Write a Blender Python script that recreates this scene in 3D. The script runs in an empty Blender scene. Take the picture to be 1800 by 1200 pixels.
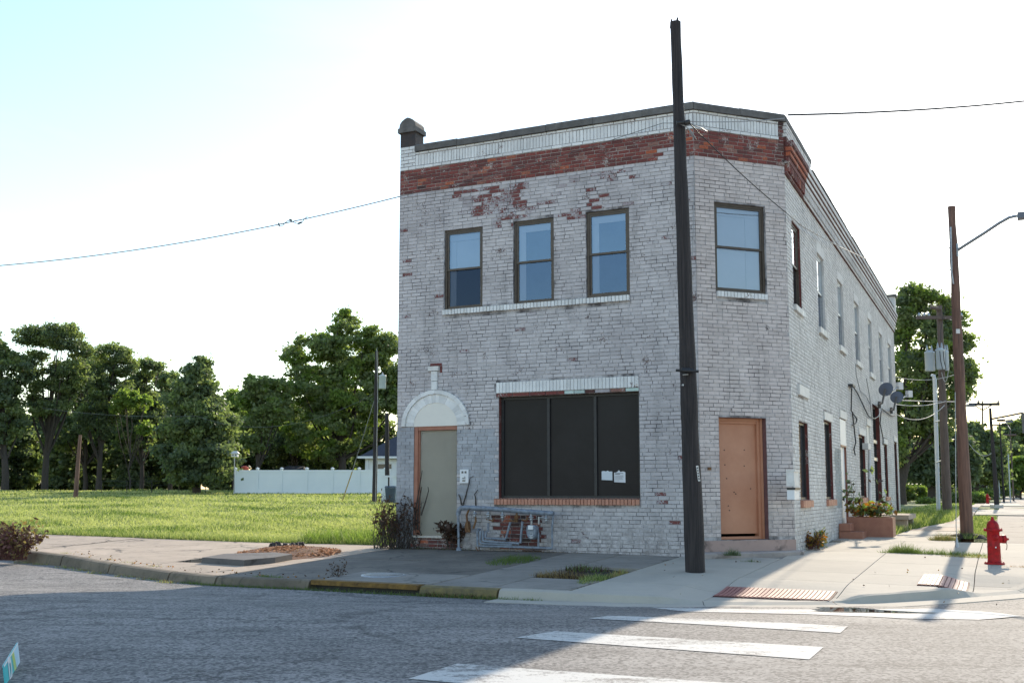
import bpy, bmesh, math, random
import numpy as np
from mathutils import Vector, Matrix
random.seed(7); rng = np.random.default_rng(7)
SC = bpy.context.scene
# ---------------------------------------------------------------- camera
cam_d = bpy.data.cameras.new('camera'); CAM = bpy.data.objects.new('camera', cam_d)
SC.collection.objects.link(CAM); SC.camera = CAM
cam_d.sensor_width = 36; cam_d.lens = 1861.193/1800*36; cam_d.shift_y = 60.011/1800
cam_d.clip_start = 0.1; cam_d.clip_end = 3000
CAM.location = (0, 0, 1.1); CAM.rotation_euler = (math.pi/2+0.1102, 0, 0)
# ---------------------------------------------------------------- light
SUN_AZ = math.atan2(0.455, 1.0)      # to the right of the view axis (+Y)
SUN_EL = math.radians(27)
W = bpy.data.worlds.new('World'); SC.world = W; W.use_nodes = True
wn = W.node_tree.nodes; wl = W.node_tree.links
sky = wn.new('ShaderNodeTexSky'); sky.sky_type = 'NISHITA'; sky.sun_disc = False
sky.sun_elevation = SUN_EL; sky.sun_rotation = SUN_AZ
sky.air_density = 1.35; sky.dust_density = 0.55; sky.ozone_density = 1.6; sky.altitude = 100
tc_ = wn.new('ShaderNodeTexCoord'); mp_ = wn.new('ShaderNodeMapping'); mp_.inputs['Scale'].default_value = (1.0, 1.0, 3.5); mp_.inputs['Rotation'].default_value = (0, .25, 0)
nz_ = wn.new('ShaderNodeTexNoise'); nz_.inputs['Scale'].default_value = 2.6; nz_.inputs['Detail'].default_value = 8; nz_.inputs['Roughness'].default_value = .6; nz_.inputs['Distortion'].default_value = .4
cr_ = wn.new('ShaderNodeValToRGB'); cr_.color_ramp.elements[0].position = .48; cr_.color_ramp.elements[1].position = .72
ms_ = wn.new('ShaderNodeMath'); ms_.operation = 'MULTIPLY'; ms_.inputs[1].default_value = .2
mxs = wn.new('ShaderNodeMix'); mxs.data_type = 'RGBA'; mxs.inputs[7].default_value = (4.6, 5.6, 6.3, 1)      # thin high cloud veil
wl.new(tc_.outputs['Generated'], mp_.inputs[0]); wl.new(mp_.outputs[0], nz_.inputs['Vector']); wl.new(nz_.outputs[0], cr_.inputs[0]); wl.new(cr_.outputs[0], ms_.inputs[0])
wl.new(ms_.outputs[0], mxs.inputs[0]); wl.new(sky.outputs[0], mxs.inputs[6]); wl.new(mxs.outputs[2], wn['Background'].inputs[0]); wn['Background'].inputs[1].default_value = 0.115
sun_d = bpy.data.lights.new('sun', 'SUN'); sun_d.energy = 2.7; sun_d.angle = math.radians(0.5)
sun_d.color = (1.0, 0.86, 0.68)
SUN = bpy.data.objects.new('sun', sun_d); SC.collection.objects.link(SUN)
sv = Vector((math.sin(SUN_AZ)*math.cos(SUN_EL), math.cos(SUN_AZ)*math.cos(SUN_EL), math.sin(SUN_EL)))
SUN.rotation_euler = sv.to_track_quat('Z', 'Y').to_euler(); SUN.location = (10, 30, 30)
SC.view_settings.view_transform = 'Standard'; SC.view_settings.look = 'None'
SC.view_settings.gamma = 1; SC.view_settings.use_curve_mapping = False
SC.view_settings.exposure = 1.22
SC.cycles.max_bounces = 8; SC.cycles.transparent_max_bounces = 12
SC.cycles.sample_clamp_indirect = 4
F_PX, TILT, ROLL, CY, TH = 1861.193, 0.1102, 0.0012, 660.011, -0.4328
EYE = 1.1
AX, AY = -2.3443, 21.5849
LF, LC, LS = 6.2786, 1.9633, 22.0
def dirv(a): return (math.cos(a), math.sin(a))
EF = dirv(TH); EC = dirv(TH+math.pi/4); ES = dirv(TH+math.pi/2)
PA = (AX, AY); PB = (AX+LF*EF[0], AY+LF*EF[1]); PC = (PB[0]+LC*EC[0], PB[1]+LC*EC[1])
PD = (PC[0]+LS*ES[0], PC[1]+LS*ES[1])
WALLS = {'F': (PA, EF), 'C': (PB, EC), 'S': (PC, ES)}
def sm(a, b, x):
    t = min(1.0, max(0.0, (x-a)/(b-a))); return t*t*(3-2*t)
def dfront(X, Y):            # metres in front of the facade line
    return -((X-AX)*EF[1]*-1 + (Y-AY)*EF[0])
def ufront(X, Y): return (X-AX)*EF[0]+(Y-AY)*EF[1]
def ud(u, d): return (AX+u*EF[0]+d*EF[1], AY+u*EF[1]-d*EF[0])
def zwalk(X, Y):             # pavement height
    d = max(dfront(X, Y), 19.8-Y)
    return -0.034*min(max(d, 0.0), 6.5)
def zterr(X, Y):
    zl = .0235*max(0, Y-24) if Y < 78 else .0235*54+.004*(Y-78)
    zr = .0185*min(max(0, Y-20), 26)+.0015*max(0, Y-46)
    k = sm(0, 14, X-(Y-22)*.2)
    return zl*(1-k)+zr*k
def zside(X, Y): return zwalk(X, Y)+zterr(X, Y)
def zroad(X, Y):
    d = max(dfront(X, Y), 19.8-Y)
    return -.31+.17*sm(6.0, 9.5, d)
def ray(x, y):
    x -= 900; y -= CY
    c, s = math.cos(ROLL), math.sin(ROLL)
    x, y = x*c+y*s, -x*s+y*c
    xc, yc = x/F_PX, -y/F_PX
    return (xc, math.cos(TILT)-yc*math.sin(TILT), math.sin(TILT)+yc*math.cos(TILT))
def at(x, y, Y):
    D = ray(x, y); k = Y/D[1]; return (D[0]*k, Y, D[2]*k+EYE)
def onwall(w, x, y):
    D = ray(x, y); o, e = WALLS[w]; n = (-e[1], e[0])
    k = (n[0]*o[0]+n[1]*o[1])/(n[0]*D[0]+n[1]*D[1])
    X, Y = D[0]*k, D[1]*k
    return ((X-o[0])*e[0]+(Y-o[1])*e[1], D[2]*k+EYE)
def onground(x, y, fz=zside, off=0.0):
    D = ray(x, y); k = 4.0
    while k < 400:
        if EYE+D[2]*k <= fz(D[0]*k, D[1]*k)+off: break
        k *= 1.001
    return (D[0]*k, D[1]*k, fz(D[0]*k, D[1]*k))

# ---------------------------------------------------------------- scene tools
COL = SC.collection
def tag(o, label=None, cat=None, group=None, kind=None):
    if label: o['label'] = label
    if cat: o['category'] = cat
    if group: o['group'] = group
    if kind: o['kind'] = kind
    return o
def empty(name, loc, label, cat, group=None):
    o = bpy.data.objects.new(name, None); COL.objects.link(o); o.location = loc
    o.empty_display_size = .3
    return tag(o, label, cat, group)
def link(name, me, parent=None):
    o = bpy.data.objects.new(name, me); COL.objects.link(o)
    if parent is not None:
        o.parent = parent
        # every part is built in world coordinates; only a root Empty carries a transform
        m = Matrix.LocRotScale(parent.location, parent.rotation_euler, parent.scale) if parent.parent is None else Matrix.Identity(4)
        o.matrix_parent_inverse = m.inverted()
    return o
def wp(w, u, o, h):
    (ox, oy), e = WALLS[w]
    return (ox+u*e[0]+o*e[1], oy+u*e[1]-o*e[0], h)
class MB:
    def __init__(s): s.v = []; s.f = []; s.m = []; s.r = []; s.sm = []
    def add(s, vs, fs, m=0, r=0.5, smooth=False):
        b = len(s.v); s.v += [tuple(v) for v in vs]
        for f in fs: s.f.append(tuple(i+b for i in f)); s.m.append(m); s.r.append(r); s.sm.append(smooth)
    def hexa(s, p, m=0, r=.5):   # p: 8 points, bottom 4 ccw then top 4
        s.add(p, [(3, 2, 1, 0), (4, 5, 6, 7), (0, 1, 5, 4), (1, 2, 6, 5), (2, 3, 7, 6), (3, 0, 4, 7)], m, r)
    def box(s, x0, x1, y0, y1, z0, z1, m=0, r=.5):
        s.hexa([(x0, y0, z0), (x1, y0, z0), (x1, y1, z0), (x0, y1, z0), (x0, y0, z1), (x1, y0, z1), (x1, y1, z1), (x0, y1, z1)], m, r)
    def obox(s, c, dx, dy, dz, ang=0, m=0, r=.5, tilt=None):   # centred box turned by ang about z
        M = Matrix.Rotation(ang, 3, 'Z')
        if tilt is not None: M = M @ tilt
        p = [Vector(c)+M @ Vector((a*dx/2, b*dy/2, k*dz/2)) for k in (-1, 1) for a, b in ((-1, -1), (1, -1), (1, 1), (-1, 1))]
        s.hexa(p, m, r)
    def wbox(s, w, u0, u1, o0, o1, h0, h1, m=0, r=.5):
        s.hexa([wp(w, u0, o1, h0), wp(w, u1, o1, h0), wp(w, u1, o0, h0), wp(w, u0, o0, h0),
                wp(w, u0, o1, h1), wp(w, u1, o1, h1), wp(w, u1, o0, h1), wp(w, u0, o0, h1)], m, r)
    def wbrick(s, w, u0, u1, o0, o1, h0, h1, m=0, r=.5, c=.003, jit=0):
        j = lambda: random.uniform(-jit, jit)
        a = [wp(w, u0, o0, h0), wp(w, u1, o0, h0), wp(w, u1, o0, h1), wp(w, u0, o0, h1)]
        b = [wp(w, u0+c+j(), o1+j(), h0+c+j()), wp(w, u1-c+j(), o1+j(), h0+c+j()), wp(w, u1-c+j(), o1+j(), h1-c+j()), wp(w, u0+c+j(), o1+j(), h1-c+j())]
        s.add(a+b, [(4, 5, 6, 7), (0, 1, 5, 4), (1, 2, 6, 5), (2, 3, 7, 6), (3, 0, 4, 7)], m, r)
    def tube(s, pts, rad, n=8, m=0, r=.5, cap=True, smooth=True):
        P = [Vector(p) for p in pts]
        if not hasattr(rad, '__len__'): rad = [rad]*len(P)
        vs = []; up = None
        for i, p in enumerate(P):
            t = (P[min(i+1, len(P)-1)]-P[max(i-1, 0)]).normalized()
            if up is None:
                up = Vector((0, 0, 1)) if abs(t.z) < .9 else Vector((1, 0, 0))
            a = t.cross(up)
            if a.length < 1e-5: a = t.cross(Vector((.3, .8, .1)))
            a.normalize(); b = a.cross(t).normalized(); up = b
            for k in range(n):
                q = 2*math.pi*k/n
                vs.append(p+(a*math.cos(q)+b*math.sin(q))*rad[i])
        fs = []
        for i in range(len(P)-1):
            for k in range(n):
                fs.append((i*n+k, i*n+(k+1) % n, (i+1)*n+(k+1) % n, (i+1)*n+k))
        s.add(vs, fs, m, r, smooth)
        if cap:
            s.add(vs[:n], [tuple(range(n))[::-1]], m, r); s.add(vs[-n:], [tuple(range(n))], m, r)
    def lathe(s, base, prof, n=20, m=0, r=.5, axis='Z', smooth=True):
        B = Vector(base); vs = []
        for (rr, z) in prof:
            for k in range(n):
                q = 2*math.pi*k/n
                v = Vector((rr*math.cos(q), rr*math.sin(q), z))
                if isinstance(axis, Matrix): v = axis @ v
                vs.append(B+v)
        fs = [(i*n+k, i*n+(k+1) % n, (i+1)*n+(k+1) % n, (i+1)*n+k) for i in range(len(prof)-1) for k in range(n)]
        s.add(vs, fs, m, r, smooth)
        s.add(vs[:n], [tuple(range(n))[::-1]], m, r); s.add(vs[-n:], [tuple(range(n))], m, r)
    def mesh(s, name, mats):
        me = bpy.data.meshes.new(name); me.from_pydata(s.v, [], s.f)
        for m in mats: me.materials.append(m)
        me.polygons.foreach_set('material_index', s.m)
        me.polygons.foreach_set('use_smooth', s.sm)
        at_ = me.attributes.new('rnd', 'FLOAT', 'FACE'); at_.data.foreach_set('value', s.r)
        me.update(); return me
    def build(s, name, mats, parent=None):
        if not isinstance(mats, (list, tuple)): mats = [mats]
        return link(name, s.mesh(name, mats), parent)

# ---------------------------------------------------------------- materials
def nt(name):
    m = bpy.data.materials.new(name); m.use_nodes = True
    t = m.node_tree; b = t.nodes['Principled BSDF']; return m, t, b
def N(t, typ, **k):
    n = t.nodes.new(typ)
    for a, v in k.items(): setattr(n, a, v)
    return n
def setin(n, **k):
    for a, v in k.items(): n.inputs[a.replace('_', ' ')].default_value = v
def noise(t, scale, detail=4, rough=.6, vec=None, stretch=None, dist=0, rot=0):
    n = N(t, 'ShaderNodeTexNoise'); setin(n, Scale=scale, Detail=detail, Roughness=rough, Distortion=dist)
    if vec is None:
        g = N(t, 'ShaderNodeNewGeometry'); vec = g.outputs['Position']
    if stretch:
        mp = N(t, 'ShaderNodeMapping'); mp.inputs['Scale'].default_value = stretch; mp.inputs['Rotation'].default_value = (0, 0, rot)
        t.links.new(vec, mp.inputs[0]); vec = mp.outputs[0]
    t.links.new(vec, n.inputs['Vector']); return n.outputs['Fac']
def ramp(t, x, p0, p1, c0=(0, 0, 0, 1), c1=(1, 1, 1, 1)):
    r = N(t, 'ShaderNodeValToRGB'); e = r.color_ramp.elements
    e[0].position = p0; e[1].position = p1; e[0].color = c0; e[1].color = c1
    t.links.new(x, r.inputs[0]); return r.outputs[0]
def mix(t, fac, a, b, mode='MIX'):
    m = N(t, 'ShaderNodeMix', data_type='RGBA', blend_type=mode)
    for s, i in ((fac, 0), (a, 6), (b, 7)):
        if hasattr(s, 'links'): t.links.new(s, m.inputs[i])
        elif i == 0: m.inputs[0].default_value = s
        else: m.inputs[i].default_value = (*s[:3], 1)
    return m.outputs[2]
def math_(t, op, a, b=0, c=None):
    m = N(t, 'ShaderNodeMath', operation=op)
    for i, s in enumerate((a, b) if c is None else (a, b, c)):
        if hasattr(s, 'links'): t.links.new(s, m.inputs[i])
        else: m.inputs[i].default_value = s
    return m.outputs[0]
def bump(t, b, h, dist=.01, strength=.5):
    n = N(t, 'ShaderNodeBump'); n.inputs['Distance'].default_value = dist; n.inputs['Strength'].default_value = strength
    t.links.new(h, n.inputs['Height']); t.links.new(n.outputs[0], b.inputs['Normal'])
def rnd_attr(t):
    a = N(t, 'ShaderNodeAttribute', attribute_name='rnd'); return a.outputs['Fac']
def simple(name, c1, c2=None, scale=6, rough=.8, bmp=.004, metal=0, vary=.25, stretch=None, spec=.5):
    m, t, b = nt(name)
    if c2 is None: c2 = tuple(x*.7 for x in c1)
    f = ramp(t, noise(t, scale, 6, .65, stretch=stretch), .35, .68)
    col = mix(t, f, c1, c2)
    r = rnd_attr(t); v = math_(t, 'MULTIPLY_ADD', r, vary, 1-vary/2)
    col = mix(t, 1.0, col, mixv(t, v), 'MULTIPLY')
    t.links.new(col, b.inputs['Base Color'])
    b.inputs['Roughness'].default_value = rough; b.inputs['Metallic'].default_value = metal
    b.inputs['Specular IOR Level'].default_value = spec
    if bmp: bump(t, b, noise(t, scale*6, 4, .7, stretch=stretch), bmp, .6)
    return m
def mixv(t, v):
    c = N(t, 'ShaderNodeCombineColor')
    for i in range(3): t.links.new(v, c.inputs[i])
    return c.outputs[0]
def posz(t):
    g = N(t, 'ShaderNodeNewGeometry'); s = N(t, 'ShaderNodeSeparateXYZ'); t.links.new(g.outputs['Position'], s.inputs[0]); return s.outputs[2], g.outputs['Position']

# painted brick, worn. peel = base threshold
def painted_brick(name, base, dark, peelc, peel=.70, dirt=.5, streak=True):
    m, t, b = nt(name)
    z, pos = posz(t)
    r = rnd_attr(t)
    big = noise(t, .9, 5, .6); mid = noise(t, 5, 6, .7); fine = noise(t, 38, 5, .75)
    col = mix(t, ramp(t, big, .38, .66), base, dark)
    col = mix(t, math_(t, 'MULTIPLY', ramp(t, mid, .47, .72), dirt), col, tuple(x*.5 for x in dark))
    v = math_(t, 'MULTIPLY_ADD', r, .22, .89); col = mix(t, 1.0, col, mixv(t, v), 'MULTIPLY')
    if streak:
        st = noise(t, 1.0, 5, .7, stretch=(5, 5, .5)); col = mix(t, math_(t, 'MULTIPLY', ramp(t, st, .52, .75), .35), col, (.16, .16, .165))
    col = mix(t, math_(t, 'MULTIPLY', ramp(t, r, .93, .97), .22), col, tuple(x*.62 for x in dark))
    spk = ramp(t, noise(t, 85, 3, .8), .66, .70); col = mix(t, math_(t, 'MULTIPLY', math_(t, 'MULTIPLY', spk, ramp(t, noise(t, 1.7, 4), .42, .6)), .8), col, (.05, .045, .05))
    # dirt splash near the ground
    g0 = math_(t, 'SUBTRACT', 1.0, math_(t, 'MULTIPLY', z, .9)); g0.node.use_clamp = True
    dn = ramp(t, noise(t, 9, 6, .8), .42, .60)
    col = mix(t, math_(t, 'MULTIPLY', math_(t, 'MULTIPLY', g0, .55), dn), col, (.10, .085, .08))
    # peeled flakes
    pv = math_(t, 'ADD', math_(t, 'MULTIPLY', fine, .45), math_(t, 'MULTIPLY', noise(t, 2.6, 4, .6), .62))
    pf = ramp(t, pv, peel, peel+.02)
    col = mix(t, pf, col, peelc)
    t.links.new(col, b.inputs['Base Color']); b.inputs['Roughness'].default_value = .75
    h = math_(t, 'SUBTRACT', math_(t, 'MULTIPLY', fine, .5), pf)
    bump(t, b, h, .003, .7)
    return m
M = {}
M['paint'] = painted_brick('painted_brick_grey', (.565, .54, .55), (.46, .435, .45), (.12, .075, .07), .65, .26)
M['paint_worn'] = painted_brick('painted_brick_worn', (.50, .48, .50), (.34, .29, .31), (.17, .05, .045), .54)
M['paint_c'] = painted_brick('painted_brick_pinkgrey', (.63, .565, .545), (.54, .475, .46), (.11, .085, .08), .66, .3)
M['paint_s'] = painted_brick('painted_brick_pale', (.70, .685, .665), (.58, .565, .55), (.15, .11, .10), .68, .35)
M['paint_patch'] = painted_brick('painted_brick_greengrey', (.36, .40, .40), (.31, .34, .345), (.2, .2, .2), .75, .3)
M['white_brick'] = painted_brick('painted_brick_white', (.80, .81, .81), (.66, .67, .67), (.14, .05, .04), .64, .25, False)
M['smooth_paint'] = painted_brick('smooth_grey_paint', (.42, .435, .47), (.32, .335, .37), (.2, .2, .21), .72)
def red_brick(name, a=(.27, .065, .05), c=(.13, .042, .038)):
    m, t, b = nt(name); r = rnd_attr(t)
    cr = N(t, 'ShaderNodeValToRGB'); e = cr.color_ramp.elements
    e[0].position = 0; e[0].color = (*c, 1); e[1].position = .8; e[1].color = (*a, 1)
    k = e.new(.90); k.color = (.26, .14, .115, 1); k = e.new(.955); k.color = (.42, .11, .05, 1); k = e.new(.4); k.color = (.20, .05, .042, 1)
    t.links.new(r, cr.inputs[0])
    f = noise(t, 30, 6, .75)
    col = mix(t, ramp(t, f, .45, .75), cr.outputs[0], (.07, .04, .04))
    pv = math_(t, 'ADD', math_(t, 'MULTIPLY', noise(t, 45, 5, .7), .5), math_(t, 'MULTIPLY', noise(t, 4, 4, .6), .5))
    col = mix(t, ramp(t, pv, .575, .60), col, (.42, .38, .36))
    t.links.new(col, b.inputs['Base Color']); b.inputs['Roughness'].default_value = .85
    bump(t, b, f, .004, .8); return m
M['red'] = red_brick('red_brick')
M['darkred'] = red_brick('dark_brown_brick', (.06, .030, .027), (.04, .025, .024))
def mortar(name, a, d, lo=.42, hi=.6):
    m, t, b = nt(name)
    f = ramp(t, noise(t, 3.2, 5, .7), lo, hi); col = mix(t, f, a, d)
    t.links.new(col, b.inputs['Base Color']); b.inputs['Roughness'].default_value = .9
    bump(t, b, noise(t, 60, 3, .6), .004, .6); return m
M['mortar'] = mortar('mortar_dark_joint', (.47, .455, .465), (.095, .088, .092), .40, .64)
M['mortar_s'] = mortar('mortar_side_joint', (.54, .52, .50), (.19, .17, .16), .40, .64)
M['mortar_red'] = mortar('mortar_pale', (.42, .37, .35), (.20, .16, .15))
M['coping'] = simple('coping_concrete', (.16, .155, .15), (.09, .088, .085), 5, .85, .006)
M['black_brick'] = simple('sooty_brick', (.03, .028, .03), (.05, .035, .033), 12, .7, .01)
M['orange_paint'] = simple('orange_painted_brick', (.52, .25, .17), (.42, .19, .13), 9, .6, .003)
M['door_orange'] = simple('faded_orange_door_paint', (.56, .275, .17), (.48, .215, .125), 1.6, .5, .002)
M['trim_brown'] = simple('brown_door_trim', (.26, .10, .06), (.20, .075, .05), 5, .5, .002)
M['beige'] = simple('beige_board_paint', (.64, .61, .52), (.58, .55, .47), 1.3, .6, .001)
M['cream'] = simple('cream_board', (.78, .76, .70), (.72, .70, .65), 2, .6, .001)
M['white_old'] = simple('old_white_paint', (.74, .73, .71), (.60, .59, .57), 8, .6, .003)
M['white'] = simple('white_paint', (.76, .78, .80), (.70, .72, .75), 4, .5, .001)
M['vinyl'] = simple('white_vinyl', (.76, .80, .82), (.70, .75, .78), .8, .4, 0, vary=.12)
M['bronze'] = simple('bronze_window_frame', (.10, .078, .06), (.07, .055, .045), 8, .45, .001, metal=.3)
M['black_metal'] = simple('black_metal', (.015, .015, .018), (.03, .03, .03), 12, .5, .001)
M['pipe'] = simple('grey_painted_pipe', (.25, .30, .37), (.12, .13, .16), 14, .5, .002)
M['galv'] = simple('galvanised_steel', (.42, .44, .46), (.30, .31, .33), 20, .4, .001, metal=.6)
M['rust'] = simple('rusty_iron', (.12, .055, .03), (.22, .12, .05), 15, .85, .006)
M['dish'] = simple('satellite_dish_grey', (.10, .115, .15), (.13, .145, .18), 4, .4, 0)
M['pole'] = simple('creosote_wood', (.045, .036, .036), (.006, .005, .007), 9, .75, .015, stretch=(5, 5, .14))
M['pole_grey'] = simple('weathered_pole_wood', (.16, .12, .10), (.09, .065, .055), 7, .8, .01, stretch=(5, 5, .3))
M['pole_brown'] = simple('brown_pole_wood', (.22, .115, .08), (.085, .045, .034), 5, .7, .006, stretch=(5, 5, .3))
M['hydrant'] = simple('red_hydrant_enamel', (.46, .010, .014), (.22, .012, .012), 14, .5, .004, spec=.25)
M['concrete_old'] = None
def concrete(name, a, d, crack=.0, spots=.4, stain=(.12, .11, .10)):
    m, t, b = nt(name); r = rnd_attr(t)
    col = mix(t, ramp(t, noise(t, 1.1, 6, .65), .35, .68), a, d)
    col = mix(t, math_(t, 'MULTIPLY', ramp(t, noise(t, 4.5, 6, .75, dist=.6), .52, .72), spots), col, stain)
    col = mix(t, math_(t, 'MULTIPLY', ramp(t, noise(t, 160, 3, .7), .4, .8), .22), col, tuple(x*.45 for x in a))
    v = math_(t, 'MULTIPLY_ADD', r, .14, .93); col = mix(t, 1.0, col, mixv(t, v), 'MULTIPLY')
    if crack:
        g = N(t, 'ShaderNodeNewGeometry'); mp = N(t, 'ShaderNodeVectorMath', operation='ADD')
        nn = N(t, 'ShaderNodeTexNoise'); setin(nn, Scale=2.2, Detail=5); t.links.new(g.outputs['Position'], nn.inputs['Vector'])
        sc = N(t, 'ShaderNodeVectorMath', operation='SCALE'); sc.inputs[3].default_value = .7
        t.links.new(nn.outputs['Color'], sc.inputs[0]); t.links.new(g.outputs['Position'], mp.inputs[0]); t.links.new(sc.outputs[0], mp.inputs[1])
        vo = N(t, 'ShaderNodeTexVoronoi', feature='DISTANCE_TO_EDGE'); vo.inputs['Scale'].default_value = .55
        t.links.new(mp.outputs[0], vo.inputs['Vector'])
        cf = ramp(t, vo.outputs[0], .006, .020, (1, 1, 1, 1), (0, 0, 0, 1))
        gate = ramp(t, noise(t, .8, 3), .45, .55)
        col = mix(t, math_(t, 'MULTIPLY', math_(t, 'MULTIPLY', cf, gate), crack), col, (.05, .045, .04))
    t.links.new(col, b.inputs['Base Color']); b.inputs['Roughness'].default_value = .9
    bump(t, b, noise(t, 90, 4, .7), .003, .6); return m
M['concrete_old'] = concrete('old_concrete', (.48, .385, .30), (.38, .305, .235), .9, .6)
M['concrete_dark'] = concrete('stained_old_concrete', (.20, .175, .145), (.115, .10, .085), .9, .8, (.055, .055, .05))
M['concrete_mid'] = concrete('worn_concrete', (.30, .27, .235), (.22, .20, .175), .6, .6)
M['concrete_new'] = concrete('new_concrete', (.45, .41, .345), (.40, .365, .31), 0, .10)
M['kerb_old'] = concrete('mossy_kerb', (.24, .19, .135), (.13, .105, .075), .5, .75, (.045, .05, .02))
M['kerb_yellow'] = simple('worn_yellow_mossy_kerb', (.27, .20, .07), (.10, .085, .05), 4, .9, .01)
M['kerb_rust'] = simple('rust_stained_inlet_lip', (.26, .15, .035), (.10, .055, .02), 9, .85, .008)
M['stone_step'] = concrete('step_stone', (.42, .36, .33), (.30, .27, .26), .5, .4)
M['pink_base'] = concrete('peeling_pink_base', (.46, .33, .29), (.36, .26, .23), .9, .5, (.14, .12, .12))
def asphalt():
    m, t, b = nt('worn_asphalt')
    z, pos = posz(t)
    col = mix(t, ramp(t, noise(t, .45, 6, .6), .36, .66), (.265, .248, .232), (.125, .119, .114))
    col = mix(t, math_(t, 'MULTIPLY', ramp(t, noise(t, 1.4, 6, .7, stretch=(.25, 1.7, 1), dist=.5, rot=-TH), .46, .64), .8), col, (.06, .058, .058))
    vo = N(t, 'ShaderNodeTexVoronoi', feature='F1'); vo.inputs['Scale'].default_value = 62; t.links.new(pos, vo.inputs['Vector'])
    sp = N(t, 'ShaderNodeSeparateColor'); t.links.new(vo.outputs['Color'], sp.inputs[0])
    ag = math_(t, 'POWER', sp.outputs[0], 2.0)
    col = mix(t, math_(t, 'MULTIPLY', ag, .6), col, (.42, .39, .36))
    vo2 = N(t, 'ShaderNodeTexVoronoi', feature='F1'); vo2.inputs['Scale'].default_value = 40; t.links.new(pos, vo2.inputs['Vector'])
    sp2 = N(t, 'ShaderNodeSeparateColor'); t.links.new(vo2.outputs['Color'], sp2.inputs[0])
    col = mix(t, math_(t, 'MULTIPLY', ramp(t, sp2.outputs[1], .60, .72), .7), col, (.04, .04, .042))
    # cracks, mostly on the older surface to the left
    nn = N(t, 'ShaderNodeTexNoise'); setin(nn, Scale=1.6, Detail=6, Roughness=.65); t.links.new(pos, nn.inputs['Vector'])
    sc = N(t, 'ShaderNodeVectorMath', operation='SCALE'); sc.inputs[3].default_value = 1.0
    ad = N(t, 'ShaderNodeVectorMath', operation='ADD'); t.links.new(nn.outputs['Color'], sc.inputs[0]); t.links.new(pos, ad.inputs[0]); t.links.new(sc.outputs[0], ad.inputs[1])
    sx = N(t, 'ShaderNodeSeparateXYZ'); t.links.new(pos, sx.inputs[0])
    left = ramp(t, math_(t, 'MULTIPLY_ADD', sx.outputs[0], -.2, .5), .32, .72)
    cr = None
    for s_, w_ in ((.33, .018), (1.1, .022)):
        v = N(t, 'ShaderNodeTexVoronoi', feature='DISTANCE_TO_EDGE'); v.inputs['Scale'].default_value = s_; t.links.new(ad.outputs[0], v.inputs['Vector'])
        f = ramp(t, v.outputs[0], w_*.35, w_, (1, 1, 1, 1), (0, 0, 0, 1))
        f = math_(t, 'MULTIPLY', f, ramp(t, noise(t, .7+s_, 3), .44, .52))
        cr = f if cr is None else math_(t, 'MAXIMUM', cr, f)
    cr = math_(t, 'MULTIPLY', cr, left)
    col = mix(t, math_(t, 'MULTIPLY', cr, .55), col, (.018, .017, .018))
    t.links.new(col, b.inputs['Base Color']); b.inputs['Roughness'].default_value = .85
    h = math_(t, 'SUBTRACT', math_(t, 'ADD', math_(t, 'MULTIPLY', sp.outputs[0], .5), math_(t, 'MULTIPLY', noise(t, 40, 3, .7), .8)), math_(t, 'MULTIPLY', cr, 2.0))
    bump(t, b, h, .004, .6); return m
M['asphalt'] = asphalt()
def marking():
    m, t, b = nt('worn_white_marking')
    f = math_(t, 'ADD', math_(t, 'MULTIPLY', noise(t, 26, 6, .8), .5), math_(t, 'MULTIPLY', noise(t, 3.0, 5, .7, stretch=(.4, 1.5, 1)), .5))
    col = mix(t, ramp(t, f, .505, .575), (.55, .54, .51), (.19, .18, .17))
    t.links.new(col, b.inputs['Base Color']); b.inputs['Roughness'].default_value = .8
    bump(t, b, noise(t, 70, 4, .7), .006, .7); return m
M['marking'] = marking()
M['soil'] = simple('dark_soil', (.045, .035, .026), (.03, .024, .018), 8, .95, .02)
M['mulch'] = simple('rotted_wood_mulch', (.26, .12, .06), (.07, .035, .022), 22, .9, .03)
M['chips'] = simple('orange_wood_chips', (.55, .26, .12), (.30, .13, .06), 20, .9, 0, vary=.9)
M['lawn'] = simple('lawn_soil', (.085, .12, .025), (.12, .145, .04), 1.2, .95, .02)
M['tactile'] = simple('red_tactile_plate', (.34, .14, .12), (.28, .11, .10), 8, .6, .002)
M['tactile_dark'] = simple('dark_plate_groove', (.07, .018, .018), None, 8, .8, 0)
def leafmat(name, c1, c2, tr=.45, rough=.55):
    m = bpy.data.materials.new(name); m.use_nodes = True; t = m.node_tree; t.nodes.clear()
    o = N(t, 'ShaderNodeOutputMaterial'); d = N(t, 'ShaderNodeBsdfPrincipled'); tl = N(t, 'ShaderNodeBsdfTranslucent'); mx = N(t, 'ShaderNodeMixShader')
    col = mix(t, rnd_attr(t), c1, c2)
    col = mix(t, ramp(t, noise(t, .35, 3), .4, .62), col, mix(t, .5, col, c1))
    t.links.new(col, d.inputs['Base Color']); d.inputs['Roughness'].default_value = rough; d.inputs['Specular IOR Level'].default_value = .35
    tc = mix(t, 1.0, col, (1.55, 1.7, .85), 'MULTIPLY'); t.links.new(tc, tl.inputs[0])
    mx.inputs[0].default_value = tr
    t.links.new(d.outputs[0], mx.inputs[1]); t.links.new(tl.outputs[0], mx.inputs[2]); t.links.new(mx.outputs[0], o.inputs[0]); return m
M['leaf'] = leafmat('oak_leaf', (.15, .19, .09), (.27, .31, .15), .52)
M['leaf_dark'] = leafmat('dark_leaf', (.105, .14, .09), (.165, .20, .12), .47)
M['leaf_bright'] = leafmat('bright_leaf', (.16, .22, .06), (.24, .31, .09), .55)
M['grass_pale'] = leafmat('pale_grass_blade', (.36, .38, .17), (.50, .48, .27), .4, .6)
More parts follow.
